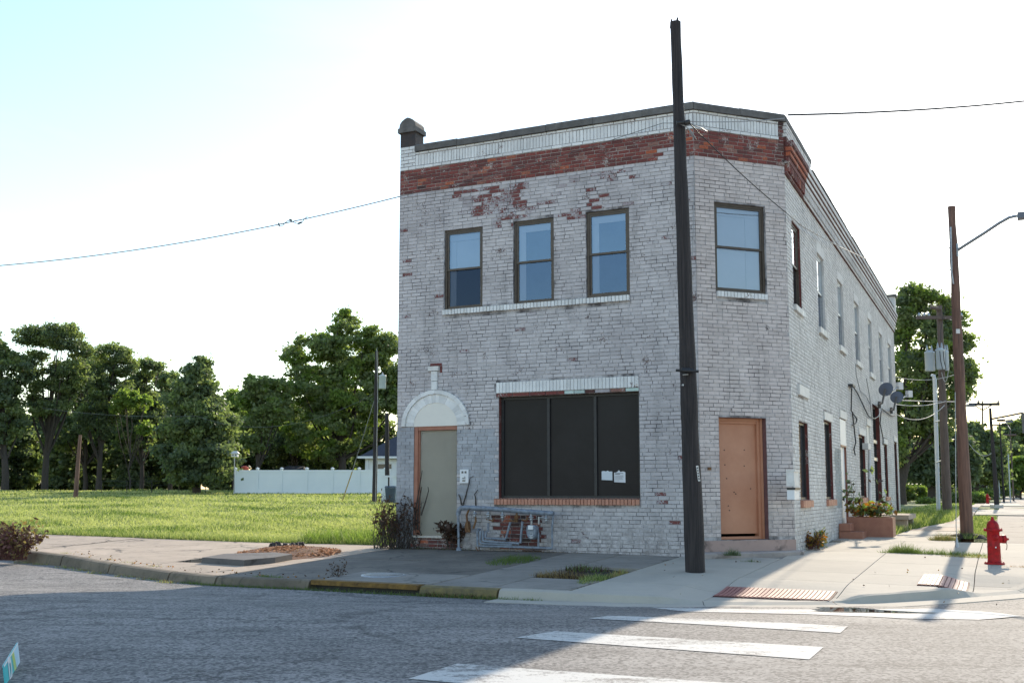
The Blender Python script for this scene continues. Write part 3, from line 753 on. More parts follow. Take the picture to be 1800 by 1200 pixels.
def single_mesh(mt, v):
    k = (mt, v)
    if k not in SM:
        mb = MB(); c = .003; L = .206; H = .0641
        j = lambda: random.uniform(-.001, .001)
        a = [(0, .03, 0), (L, .03, 0), (L, .03, H), (0, .03, H)]
        b = [(c+j(), j(), c+j()), (L-c+j(), j(), c+j()), (L-c+j(), j(), H-c+j()), (c+j(), j(), H-c+j())]
        mb.add(a+b, [(4, 5, 6, 7), (0, 1, 5, 4), (1, 2, 6, 5), (2, 3, 7, 6), (3, 0, 4, 7)], 0, random.random())
        SM[k] = mb.mesh('brick', [M[mt]])
    return SM[k]
for i, b in enumerate(BR):
    w, s, e, h0, h1, o, mt = b
    if i in single:
        ob = link('brick', single_mesh(mt, random.randrange(5)), BLD)
        ob.location = wp(w, s, o, h0); ob.rotation_euler = (0, 0, {'F': TH, 'C': TH+math.pi/4, 'S': TH+math.pi/2}[w]); ob.scale = ((e-s)/.206, 1, 1)
    else:
        flat = mt == 'smooth_paint'
        stuff[w].wbrick(w, s, e, -.03, o, h0-(.003 if flat else 0), h1+(.003 if flat else 0), mats_.index(mt), random.random(), .0015 if flat else .003, .0008)
for w in 'FCS': tag(stuff[w].build('brickwork', [M[k] for k in mats_], BLD), kind='stuff')
# quoins where the walls meet (plain brick ends)
# ---- coping
def coping(w, a, b, h0, h1, o, back=.30, n=None):
    n = n or max(1, round((b-a)/.95))
    for i in range(n):
        s, e = a+(b-a)*i/n, a+(b-a)*(i+1)/n
        mb = MB(); z = random.uniform(-.006, .006); o_ = o+random.uniform(-.006, .006)
        V = [wp(w, s+.003, o_, h0+z), wp(w, e-.003, o_, h0+z), wp(w, e-.003, o_, h1-.03+z), wp(w, s+.003, o_, h1-.03+z),
             wp(w, s+.003, o_-.03, h1+z), wp(w, e-.003, o_-.03, h1+z), wp(w, e-.003, -back, h1+z), wp(w, s+.003, -back, h1+z), wp(w, s+.003, -back, h0+z), wp(w, e-.003, -back, h0+z)]
        mb.add(V, [(0, 1, 2, 3), (3, 2, 5, 4), (4, 5, 6, 7), (7, 6, 9, 8), (8, 9, 1, 0), (1, 9, 6, 5, 2), (0, 3, 4, 7, 8)], 0, random.random())
        mb.build('coping_stone', M['coping'], BLD)
coping('F', .37, LF+.02, 8.15, 8.295, .055, n=6); coping('C', -.02, LC+.02, 8.15, 8.295, .055, n=2); coping('S', -.0, 2.93, 8.15, 8.28, .06, n=3)
coping('S', 2.95, LS-.4, 8.012, 8.055, .09, n=14)
# pier with stone cap over the front left corner
mb = MB(); mb.wbox('F', 0, .36, -.34, -.0, 8.28, 8.66); mb.build('pier', M['black_brick'], BLD)
mb = MB(); mb.wbox('F', -.04, .40, -.38, .05, 8.60, 8.70)
prof = [(-.02, 8.70), (0, 8.80), (.05, 8.86), (.12, 8.90), (.18, 8.92), (.24, 8.90), (.31, 8.86), (.36, 8.80), (.38, 8.70)]
V = [wp('F', u, .03, h) for u, h in prof]+[wp('F', u, -.36, h) for u, h in prof]; n = len(prof)
mb.add(V, [tuple(range(n)), tuple(range(n, 2*n))[::-1]]+[(i+n, i+1+n, i+1, i) for i in range(n-1)])
mb.build('pier_cap', M['coping'], BLD)
mb = MB(); mb.wbox('S', LS-.42, LS-.02, -.3, .12, 7.8, 8.42); mb.build('pier', M['paint_s'], BLD)
mb = MB(); mb.wbox('S', LS-.48, LS+.04, -.36, .18, 8.42, 8.50); mb.build('pier_cap', M['coping'], BLD)
# ---- corbelled cornice on the side wall
for (h0, h1, o) in ((7.14, 7.185, .045), (7.365, 7.46, .085), (7.485, 7.56, .115), (7.585, 7.66, .145), (7.69, 7.78, .17)):
    for a, b, mt in ((0, 1.83, 'red'), (1.84, 2.0, 'paint_s'), (2.0, 8.6, 'paint_s'), (8.62, 15.2, 'paint_s'), (15.22, LS-.01, 'paint_s')):
        mb = MB(); mb.wbox('S', a, b, -.02, o, h0, h1, 0, random.random()); mb.wbox('S', a, b, -.02, o-.012, h0-.02, h0-.001, 1, .2); mb.build('corbel_course', [M[mt], M['darkred']], BLD)
mb = MB(); u = .05
while u < LS-.1:
    mb.wbox('S', u, u+.08, -.02, .075, 7.2, 7.355, 0 if u < 1.83 else 1, random.random()); u += .155
tag(mb.build('dentil_course', [M['red'], M['paint_s']], BLD), kind='stuff')
mb = MB(); mb.wbox('S', 0, LS, -.02, -.004, 7.19, 7.37); mb.wbox('S', 0, LS, -.02, .03, 7.37, 7.8); mb.build('cornice_back', M['darkred'], BLD)
# ---- windows
def quad(mb, w, u0, u1, h0, h1, o, m=0): mb.add([wp(w, u0, o, h0), wp(w, u1, o, h0), wp(w, u1, o, h1), wp(w, u0, o, h1)], [(0, 1, 2, 3)], m)
def reveal(mb, w, u0, u1, h0, h1, d, m=0, o=-.006):
    for P in (((u0, h0), (u0, h1)), ((u0, h1), (u1, h1)), ((u1, h1), (u1, h0)), ((u1, h0), (u0, h0))):
        (a, b), (c, e) = P
        mb.add([wp(w, a, o, b), wp(w, c, o, e), wp(w, c, -d, e), wp(w, a, -d, b)], [(0, 1, 2, 3)], m)
def bars(mb, w, u0, u1, h0, h1, o0, o1, t, m=0):
    mb.wbox(w, u0, u0+t, o0, o1, h0, h1, m); mb.wbox(w, u1-t, u1, o0, o1, h0, h1, m)
    mb.wbox(w, u0+t, u1-t, o0, o1, h0, h0+t, m); mb.wbox(w, u0+t, u1-t, o0, o1, h1-t, h1, m)
def upper(w, u0, u1, h0, h1, dep=.10, frame='bronze', top='blind', bot='blind_dark', rev='mortar', blindh=1.0, sashw=.04, gl='glass', gl2=None):
    mb = MB(); reveal(mb, w, u0, u1, h0, h1, dep+.09, 1); bars(mb, w, u0+.002, u1-.002, h0+.002, h1-.002, -dep-.06, -dep, .045)
    win = mb.build('window', [M[frame], M[rev]], BLD)
    hm = (h0+h1)/2+.02
    mb = MB(); bars(mb, w, u0+.047, u1-.047, hm-.03, h1-.047, -dep-.035, -dep-.012, sashw); mb.build('sash', M[frame], win)
    mb = MB(); bars(mb, w, u0+.047, u1-.047, h0+.047, hm+.012, -dep-.055, -dep-.036, sashw); mb.build('sash', M[frame], win)
    mb = MB(); quad(mb, w, u0+.08, u1-.08, hm, h1-.08, -dep-.025); mb.build('pane', M[gl], win)
    mb = MB(); quad(mb, w, u0+.08, u1-.08, h0+.08, hm-.02, -dep-.047); mb.build('pane', M[gl2 or gl], win)
    if top:
        mb = MB(); quad(mb, w, u0+.05, u1-.05, hm if bot != top else h0+.05, h1-.05, -dep-.085); mb.build('blind', M[top], win)
    if bot and bot != top:
        mb = MB(); quad(mb, w, u0+.05, u1-.05, h0+.05, hm, -dep-.095); mb.build('curtain', M[bot], win)
    if w != 'S':      # pale inner casing seen through the glass, and a rolled blind
        s0, s1 = (u0+.085, u0+.085+.16*(u1-u0)) if w == 'F' else (u1-.085-.26*(u1-u0), u1-.085)
        mb = MB(); mb.wbox(w, s0, s1, -dep-.082, -dep-.072, h0+.08, h1-.08); mb.build('inner_casing', M['blind'], win)
        mb = MB(); mb.wbox(w, u0+.085, u1-.085, -dep-.07, -dep-.060, h1-.22, h1-.085); mb.build('rolled_blind', M['blind'], win)
    return win
upper('F', *OPEN['F'][1], top='blind', bot='room', dep=.05, gl2='glass_low')
upper('F', *OPEN['F'][2], top='blind_dark', bot='blind_dark', dep=.05, gl2='glass_low2')
upper('F', *OPEN['F'][3], top='blind_dark', bot='blind_dark', dep=.05, gl2='glass_low2')
upper('C', *OPEN['C'][0], top='blind', bot='blind', dep=.05, gl='glass_c')
M['blind_side'] = simple('white_window_blind', (.70, .72, .74), None, 1, .8, 0)
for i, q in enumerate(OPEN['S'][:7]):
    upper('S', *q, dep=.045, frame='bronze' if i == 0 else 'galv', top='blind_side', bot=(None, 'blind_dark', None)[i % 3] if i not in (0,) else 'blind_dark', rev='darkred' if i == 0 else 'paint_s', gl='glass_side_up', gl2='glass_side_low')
# sills: header bricks
def sill(w, u0, u1, h0, h1, mat, o=.05, bw=.072, rl=.02):
    mb = MB(); u = u0
    while u < u1-.03:
        e = min(u+bw*random.uniform(.92, 1.08), u1)
        mb.wbrick(w, u, e-.005, -.06, o+random.uniform(-.004, .004), h0+random.uniform(-.003, .003), h1, 0, random.random(), .004)
        mb.add([wp(w, u, o-.003, h1), wp(w, e-.005, o-.003, h1), wp(w, e-.005, -.12, h1+rl), wp(w, u, -.12, h1+rl)], [(0, 1, 2, 3)], 0, .5)
        u = e
    return mb.build('window_sill', M[mat], BLD)
sill('F', 1.045, 5.008, 4.665, 4.772, 'white_brick'); sill('C', .415, 1.51, 4.665, 4.772, 'white_brick')
sill('F', 2.215, 5.16, .875, .985, 'orange_paint')
for a, b, h0, h1 in EX['S'][:7]: sill('S', a, b, h0, h1-.012, 'white_old', .05, .24)
for a, b, h0, h1 in EX['S'][7:12]: sill('S', a, b, h0, h1-.012, 'orange_paint', .06, .12)
for a, b, h0, h1 in EX['S'][12:]:
    mb = MB(); mb.wbrick('S', a+.006, b-.006, -.03, .03 if a > 1 else .04, h0+.004, h1-.004); mb.build('lintel', M['white_old'], BLD)
for q in OPEN['S'][1:7]:
    mb = MB(); mb.wbox('S', q[0]-.06, q[1]+.06, -.02, .006, q[3]+.005, q[3]+.235); mb.build('lintel', M['paint_s'], BLD)
# shop window
u0, u1, h0, h1 = OPEN['F'][4]
mb = MB(); reveal(mb, 'F', u0, u1, h0, h1, .20, 1); bars(mb, 'F', u0+.002, u1-.002, h0+.002, h1-.002, -.17, -.11, .05)
mb.wbox('F', 3.275, 3.33, -.17, -.105, h0+.05, h1-.05); mb.wbox('F', 4.23, 4.285, -.17, -.105, h0+.05, h1-.05)
shop = mb.build('shop_window', [M['black_metal'], M['darkred']], BLD); shop['label'] = 'wide three-pane blacked-out shop window'
for a, b in ((2.35, 3.275), (3.33, 4.23), (4.285, 5.105)):
    mb = MB(); quad(mb, 'F', a, b, h0+.05, h1-.05, -.145); mb.build('pane', M['glass_dark'], shop)
mb = MB(); u = 2.25
while u < 5.15:
    e = min(u+.071, 5.162); mb.wbrick('F', u, e-.004, -.03, .02+random.uniform(-.003, .003), 3.035, 3.245, 0, random.random(), .003); u = e
mb.build('lintel', M['white_brick'], BLD)
M['mint'] = simple('mint_paint_patch', (.42, .56, .52), (.50, .58, .56), 10, .7, .002)
for a, b, mt in ((2.25, 2.6, 'red'), (2.605, 2.95, 'red'), (2.955, 3.3, 'red'), (3.305, 3.68, 'red'), (3.685, 3.88, 'mint'), (3.885, 4.1, 'mint'), (4.105, 4.3, 'darkred'), (4.305, 4.6, 'paint_worn'), (4.605, 4.9, 'darkred'), (4.905, 5.162, 'mint')):
    mb = MB(); mb.wbrick('F', a, b-.006, -.12, .012, 2.965, 3.028, 0, random.random()); mb.build('lintel_brick', M[mt], BLD)
# left door under the arch
u0, u1, h0, h1 = OPEN['F'][0]
mb = MB(); reveal(mb, 'F', u0, u1, h0, h1, .16, 1); quad(mb, 'F', .5, u1-.0, h0, 2.345, -.075)
mb.wbox('F', .5, u1-.002, -.12, -.075, h0+.003, 2.343)
dl = mb.build('door', [M['beige'], M['trim_brown']], BLD); dl['label'] = 'left doorway closed by a plain beige board'
mb = MB(); mb.wbox('F', u0+.002, .485, -.12, -.012, h0+.003, h1-.002); mb.wbox('F', .485, .515, -.12, -.04, h0+.003, 2.35); mb.wbox('F', .486, u1-.002, -.12, -.02, 2.352, h1-.002)
M['terra'] = simple('terracotta_door_trim', (.38, .17, .11), (.30, .12, .08), 5, .6, .002)
mb.build('door_frame', M['terra'], dl)
mb = MB(); mb.wbox('F', .36, u1+.03, -.1, .03, .215, .258); mb.build('threshold', M['galv'], dl)
# arch
mb = MB(); n = 20; V = [wp('F', ARC[0], .004, ARC[1])]
for i in range(n+1):
    q = math.pi*i/n; V.append(wp('F', ARC[0]+.52*math.cos(q), .004, ARC[1]+.5*math.sin(q)))
mb.add(V, [(0, i+1, i+2) for i in range(n)]); mb.wbox('F', ARC[0]-.50, ARC[0]+.50, -.05, .003, ARC[1]-.006, ARC[1]+.002)
mb.build('tympanum', M['cream'], BLD)
def ring(r0, r1, ry, o, nb, name, mat):
    for i in range(nb):
        mb = MB(); q0, q1 = math.pi*i/nb+.0012, math.pi*(i+1)/nb-.0012
        oo = o+random.uniform(-.003, .003)
        V = [wp('F', ARC[0]+r*math.cos(q), k, ARC[1]+r*ry*math.sin(q)) for k in (-.03, oo) for r, q in ((r0, q0), (r1, q0), (r1, q1), (r0, q1))]
        mb.add(V, [(4, 5, 6, 7), (0, 1, 5, 4), (1, 2, 6, 5), (2, 3, 7, 6), (3, 0, 4, 7)], 0, random.random()); mb.build(name, M[mat], BLD)
ring(.50, .685, .93, .012, 22, 'arch_brick', 'white_brick'); ring(.69, .775, .93, .045, 14, 'arch_moulding', 'white_brick')
mb = MB(); mb.wbrick('F', .805, .935, -.03, .04, 3.16, 3.33); mb.wbrick('F', .80, .94, -.03, .042, 3.335, 3.535); mb.build('keystone', M['white_brick'], BLD)
mb = MB(); mb.wbrick('F', .735, .975, -.03, .06, 3.54, 3.635); mb.build('keystone_cap', M['white_old'], BLD)
mb = MB(); mb.wbrick('F', .76, 1.03, -.03, .006, 3.64, 3.70); mb.wbrick('F', .985, 1.04, -.03, .005, 3.50, 3.64); mb.build('exposed_brick', M['darkred'], BLD)
# chamfer door
u0, u1, h0, h1 = OPEN['C'][1]
mb = MB(); reveal(mb, 'C', u0, u1, h0, h1, .30, 1); mb.wbox('C', u0+.002, u1-.10, -.30, -.22, h0+.10, h1-.08)
M['plum'] = simple('plum_painted_reveal', (.19, .10, .10), (.14, .075, .08), 8, .7, .003)
dc = mb.build('door', [M['door_orange'], M['plum']], BLD); dc['label'] = 'faded orange boarded door in the cut-off corner'
mb = MB()
for a, t, o in ((u1-.10, .05, -.16), (u1-.05, .045, -.12)): mb.wbox('C', a, a+t, -.3, o, h0+.003, h1-.003)
mb.wbox('C', u0+.003, u1-.10, -.3, -.15, h1-.055, h1-.003); mb.wbox('C', u0+.003, u1-.1, -.3, -.18, h1-.10, h1-.056); mb.wbox('C', u0+.003, u1-.10, -.3, -.16, h0+.003, h0+.05)
mb.build('door_frame', M['door_orange'], dc)
holes = MB()
for x, y in ((1273, 791), (1308, 791), (1274, 817), (1308, 819), (1277, 841), (1290, 865), (1293, 868), (1280, 889), (1282, 897), (1319, 859)):
    u, h = onw('C', x, y, -.218); holes.lathe(wp('C', u, -.216, h), [(.011, -.003), (.011, .003)], 8, axis=Matrix.Rotation(TH+math.pi/4, 3, 'Z') @ Matrix.Rotation(math.pi/2, 3, 'X'))
holes.build('bolt_hole', M['black_metal'], dc)
mb = MB(); mb.wbox('C', -.01, LC+.01, -.3, .004, -.2, .255); mb.build('door_sill', M['pink_base'], BLD)
st = MB(); P = [(-.25, -.02), (-.22, .20), (-.1, .30), (.5, .34), (1.4, .33), (1.95, .26), (2.08, .10), (2.02, -.02)]
V = [wp('C', u, o, -.22) for u, o in P]+[wp('C', u, o, .04) for u, o in P]+[wp('C', u*.985+.01, o*.93, .06) for u, o in P]; n = len(P)
st.add(V, [tuple(range(2*n, 3*n))]+[(i+k*n, (i+1) % n+k*n, (i+1) % n+(k+1)*n, i+(k+1)*n) for i in range(n) for k in (0, 1)])
st.build('entrance_step', M['stone_step'], BLD)
# side wall ground floor
def boarded(q, dep, brown='darkred', panel='blind_dark', name='window', frame=.05):
    mb = MB(); reveal(mb, 'S', *q, dep, 1); a, b, c, d = q; quad(mb, 'S', a, b, c, d, -dep); bars(mb, 'S', a+.002, b-.002, c+.002, d-.002, -dep+.002, -dep+.04, frame, 2)
    o_ = mb.build(name, [M[panel], M[brown], M['black_metal']], BLD); return o_
M['dark_glass_side'] = simple('dark_side_window', (.05, .055, .065), None, 1, .15, 0)
for i in (7, 8, 10, 13): boarded(OPEN['S'][i], .10, panel='dark_glass_side')
boarded(OPEN['S'][12], .16, panel='dark_glass_side', name='tall_window'); 
a, b, c, d = OPEN['S'][12]; mb = MB(); mb.wbox('S', a+.05, b-.05, -.155, -.09, 2.1, 2.2); mb.wbox('S', a+.05, b-.05, -.155, -.09, 2.65, 2.75); mb.build('window_rail', M['galv'], BLD)
boarded(OPEN['S'][14], .08, panel='trim_brown', name='door')
q = OPEN['S'][9]; mb = MB(); reveal(mb, 'S', *q, .06, 1); quad(mb, 'S', q[0], q[1], q[2], 2.22, -.055); mb.wbox('S', q[0]+.004, q[1]-.004, -.05, .0, 2.26, 2.88, 0); mb.wbox('S', q[0]+.004, q[1]-.004, -.05, .005, 2.22, 2.255, 1)
ds_ = mb.build('door', [M['white'], M['trim_brown']], BLD); ds_['label'] = 'narrow white side door'
mb = MB(); x = wp('S', 6.62, -.03, .95); mb.lathe(x, [(.01, 0), (.035, .02), (.03, .05), (0.001, .06)], 10, axis=Matrix.Rotation(TH+math.pi/2, 3, 'Z') @ Matrix.Rotation(math.pi/2, 3, 'X')); mb.build('door_knob', M['black_metal'], ds_)
mb = MB(); mb.wbox('S', 6.55, 6.6, -.054, -.045, 1.65, 1.9); mb.build('door_window', M['black_metal'], ds_)
q = OPEN['S'][11]; mb = MB(); reveal(mb, 'S', *q, .04, 0); quad(mb, 'S', *q, -.03); mb.build('blocked_window', M['cream'], BLD)
# painted-over infill strips: base render near the pavement
# ================================================================ PROPS
def gz(x, y): return zside(x, y)
def gp(x, y, fz=zside): return onground(x, y, fz)
RZ = lambda a: Matrix.Rotation(a, 3, 'Z')
RX90 = Matrix.Rotation(math.pi/2, 3, 'X')
def thing1(mb, name, mats, label, cat, group=None):
    o = mb.build(name, mats); return tag(o, label, cat, group)
def pole_pts(b, t, n=14, wob=.02):
    return [tuple(b[k]+(t[k]-b[k])*i/n+(random.uniform(-wob, wob) if 0 < i < n and k < 2 else 0) for k in range(3)) for i in range(n+1)]
def pole(name, b, t, r0, r1, mat, label, group=None, n=14, wob=.012, cat='utility pole', sides=12):
    root = empty(name, b, label, cat, group); mb = MB()
    P = pole_pts((b[0], b[1], b[2]-.15), t, n, wob); mb.tube(P, [r0+(r1-r0)*i/n+random.uniform(-.006, .006)*(r0/.15) for i in range(n+1)], sides)
    mb.build('shaft', M[mat], root); return root, P
# --- front pole, old and splintered at the top
pb = gp(1222, 1005, zslab); ptop = at(1188, 40, pb[1]-.1)
root, P = pole('utility_pole', pb, ptop, .158, .082, 'pole', 'leaning black wooden pole with splintered top in front of the building corner', n=26, wob=.004, sides=16)
mb = MB()
for (x, y0, y1, r) in ((1180.5, 46, 34, .020), (1184, 46, 38, .014), (1187.5, 46, 41, .013), (1191, 46, 31.5, .026)):
    mb.tube([at(x, y0+4, pb[1]-.1), at(x+.3, (y0+y1)/2, pb[1]-.1), at(x+.4, y1, pb[1]-.1)], [r*1.3, r, r*.45], 6)
mb.build('splinter', M['pole'], root)
mb = MB(); yb = pb[1]-.26; a = at(1188, 651, yb); b = at(1228, 653, yb); mb.tube([a, b], .022, 8); mb.tube([at(1198, 650, yb+.05), at(1217, 652, yb+.05)], .04, 8)
a = at(1190, 217, yb); b = at(1213, 215, yb); mb.tube([a, b], .030, 8); mb.tube([at(1204, 217, yb), at(1213, 215, yb)], .045, 8)
mb.build('through_bolt', M['black_metal'], root)
mb = MB(); mb.tube([at(1200, 659, pb[1]-.16), at(1210, 658, pb[1]-.17)], .014, 6); mb.lathe(at(1200, 677, pb[1]-.16), [(.02, 0), (.014, .03)], 8, axis=RX90)
mb.build('metal_tag', M['galv'], root)
mb = MB(); c = Vector(at(1227, 832, pb[1]-.15)); M3 = Matrix.Rotation(-.12, 3, 'Y'); mb.obox(c, .035, .012, .24, 0, 0, .5, M3)
mb.build('number_strip', M['white_old'], root)
mb = MB(); 
for i in range(5):
    c2 = c+M3 @ Vector((0, -.009, .085-.042*i)); mb.obox(c2, .016, .006, .022, 0, 0, .5, M3)
mb.build('strip_print', M['ink'], root)
mb = MB(); base = Vector(gp(1222, 1005, zslab))
mb.lathe((base.x, base.y, base.z-.02), [(.21, 0), (.20, .012), (.165, .016)], 20); mb.build('base_gap', M['soil'], root)

# --- brown pole with street lamp arm
b = gp(1699.5, 943); YB = b[1]
root, P = pole('street_light_pole', b, at(1673, 364, YB-.05), .152, .085, 'pole_brown', 'tall brown leaning pole with curved lamp arm behind the red hydrant', n=18, wob=.006, cat='street light')
mb = MB(); A = [at(1683, 441, YB-.1), at(1700, 430, YB-.4), at(1730, 411, YB-.9), at(1757, 393, YB-1.4), at(1775, 383, YB-1.75), at(1792, 379, YB-2.1), at(1806, 378, YB-2.4)]
mb.tube(A, .038, 8); mb.build('lamp_arm', M['galv'], root)
mb = MB(); c = at(1816, 379, YB-2.6); mb.obox(c, .62, .26, .13, TH); mb.build('lamp_head', M['dish'], root)
mb = MB(); mb.tube([at(1671.5, 400, YB-.16), at(1673, 480, YB-.18), at(1676, 500, YB-.18)], .02, 6); mb.build('conduit', M['galv'], root)
mb = MB(); mb.obox(at(1682, 441, YB-.1), .05, .1, .32); mb.build('arm_bracket', M['galv'], root)
mb = MB(); mb.obox(at(1684, 583, YB-.14), .09, .02, .11); mb.build('number_plate', M['white_old'], root)
mb = MB(); mb.lathe((b[0], b[1], b[2]-.05), [(.42, 0), (.36, .08), (.17, .12)], 18); mb.build('soil_collar', M['soil'], root)
mb = MB()
for y in (420, 437, 475, 540): c = at(1668.6+(y-420)*.045+random.choice((0, 11)), y, YB-.05); mb.tube([c, (c[0]-.06, c[1], c[2])], .012, 6)
mb.build('step_bolt', M['black_metal'], root)
# guy wire left of that pole
g0 = gp(1682, 962); mb = MB(); mb.tube([g0, (g0[0], g0[1], g0[2]+.4), at(1679, 690, g0[1]+.05)], .009, 5); mb.lathe((g0[0], g0[1], g0[2]-.02), [(.05, 0), (.03, .12), (.015, .2)], 8)
thing1(mb, 'guy_wire', M['galv'], 'thin vertical guy wire anchored in the pavement left of the brown pole', 'guy wire')

# --- transformer pole
b = gp(1664.5, 902); YB = b[1]
root, P = pole('utility_pole', b, at(1651, 538, YB), .175, .10, 'pole_grey', 'grey-brown utility pole carrying three pale transformers', wob=.01)
for x0, x1, y0, y1, dy in ((1627, 1644, 619, 653, -.1), (1646.5, 1661, 615, 650, -.45), (1661, 1668.5, 618, 652, -.1)):
    mb = MB(); c = at((x0+x1)/2, y1, YB+dy); r = (x1-x0)/2*YB/F_PX; h = (y1-y0)*YB/F_PX
    mb.lathe(c, [(r*.9, 0), (r, .04), (r, h-.05), (r*1.05, h-.04), (r*1.05, h), (r*.4, h+.06)], 16)
    tr = mb.build('transformer', M['transformer'], root)
    mb = MB(); mb.lathe((c[0]-r*.5, c[1], c[2]+h), [(.04, 0), (.05, .08), (.03, .2), (.012, .26)], 8); mb.lathe((c[0]+r*.45, c[1], c[2]+h), [(.04, 0), (.05, .08), (.03, .2), (.012, .26)], 8)
    mb.build('bushing', M['galv'], tr)
mb = MB(); a, c = at(1611, 561, YB-.2), at(1692, 557, YB-.2); mb.obox([(a[i]+c[i])/2 for i in range(3)], c[0]-a[0], .1, .12); mb.build('crossarm', M['pole_grey'], root)
mb = MB(); a, c = at(1636, 541, YB-.2), at(1654, 544, YB-.2); mb.tube([a, c], .07, 8); mb.build('pole_top_bracket', M['pole_grey'], root)
mb = MB(); mb.tube([at(1661, 540, YB-.3), at(1655, 575, YB-.25), at(1653, 600, YB-.3)], .012, 5)
for x in (1652, 1658): mb.tube([at(x, 618, YB-.75), at(x+1.5, 635, YB-.82), at(x+5, 650, YB-.7)], .016, 5)
mb.build('jumper_wire', M['cable'], root)
mb = MB()
for x in (1616, 1625, 1633, 1690): c = at(x, 558, YB-.2); mb.lathe(c, [(.03, 0), (.06, .05), (.04, .14), (.01, .17)], 8)
mb.build('insulator', M['galv'], root)
b2 = gp(1649.5, 899.5); mb = MB(); mb.tube([b2, at(1643, 668, b2[1]), at(1641, 661, b2[1]), at(1637, 660, b2[1])], [.075, .075, .07, .05], 10)
root = empty('service_conduit', b2, 'pale steel conduit standing beside the transformer pole', 'conduit'); mb.build('conduit_pipe', M['transformer'], root)
for y in (742, 813): mb = MB(); mb.tube([at(1643+(y-690)*.028, y, b2[1]-.05), at(1655, y-3, YB)], .03, 6); mb.build('bracket', M['galv'], root)

# --- further poles along the side street
def far_pole(xb, yb, xt, yt, Y, w0, w1, mat, label, extra=None):
    bb = at(xb, yb, Y); root, P = pole('utility_pole', bb, at(xt, yt, Y), w0/2*Y/F_PX, w1/2*Y/F_PX, mat, label, 'utility poles along the side street', n=8, wob=.01, sides=8)
    if extra: extra(root, Y)
def ex1(root, Y):
    mb = MB(); a, c = at(1703, 710, Y), at(1757, 712.5, Y); mb.obox([(a[i]+c[i])/2 for i in range(3)], c[0]-a[0], .14, .2); mb.build('crossarm', M['pole'], root)
    mb = MB()
    for x in (1713, 1743): mb.tube([at(x, 713, Y-.1), at(1727, 722, Y-.1)], .05, 5)
    mb.build('brace', M['pole'], root)
    mb = MB()
    for x in (1720, 1755): mb.lathe(at(x, 711, Y), [(.08, 0), (.1, .1), (.05, .3)], 6)
    mb.build('insulator', M['pole'], root)
    mb = MB(); mb.obox(at(1706, 713.5, Y-.3), 14*Y/F_PX, .3, 4*Y/F_PX); mb.build('lamp_head', M['dish'], root)
far_pole(1726, 880, 1727, 705, 82, 3.4, 2.8, 'pole', 'thin dark pole with a crossarm and braces, left of the stubby black pole', ex1)
def ex2(root, Y):
    mb = MB(); mb.tube([at(1744, 737, Y), at(1770, 732, Y-1), at(1797, 726.5, Y-2)], .045, 6); mb.build('sign_arm', M['pole_grey'], root)
    mb = MB(); mb.obox(at(1752, 893, Y-.01), .40, .4, .28); mb.build('base_sleeve', M['galv'], root)
far_pole(1752, 893, 1740.5, 718, 46.5, 9.4, 4.6, 'pole', 'stubby black pole with a thin arm reaching right to a sign', ex2)
def ex3(root, Y):
    mb = MB(); mb.tube([at(1745, 748, Y), at(1774, 747, Y-.6)], .05, 6); mb.tube([at(1753, 739.5, Y), at(1766, 739.5, Y)], .09, 6); mb.build('crossarm', M['pole'], root)
    mb = MB(); mb.obox(at(1774, 741, Y-1), 9*Y/F_PX, .3, 5*Y/F_PX); mb.build('lamp_head', M['dish'], root)
far_pole(1764.5, 884, 1757, 743, 69, 4.0, 2.2, 'pole', 'dark pole with a boxy street lamp on a short arm', ex3)
far_pole(1754.5, 879, 1752, 763, 76, 2.6, 1.8, 'pole', 'very thin dark pole just right of the stubby black pole')
def ex4(root, Y):
    mb = MB(); mb.tube([at(1763, 765.5, Y), at(1786, 765, Y)], .08, 6); mb.build('crossarm', M['pole_grey'], root)
far_pole(1781.5, 883, 1775.5, 755, 78, 3.4, 2.0, 'pole_grey', 'rightmost brown pole with a short crossarm near its top', ex4)
for (xb, yb, xt, yt, Y, lab) in ((1757.5, 880, 1754, 822, 74, 'pale thin sign post between the dark poles'), (1776, 884, 1772, 799, 68, 'tall pale metal post left of the rightmost pole')):
    mb = MB(); mb.tube([at(xb, yb, Y), at(xt, yt, Y)], .035, 6); thing1(mb, 'metal_post', M['transformer'], lab, 'post', 'pale posts by the side street')
mb = MB(); c = at(1799.3, 744, 44.4); mb.obox(c, 5.5*44.4/F_PX, .05, 36*44.4/F_PX)
thing1(mb, 'hanging_sign', M['coping'], 'grey blank sign seen edge-on hanging from the arm at the right frame edge', 'sign')

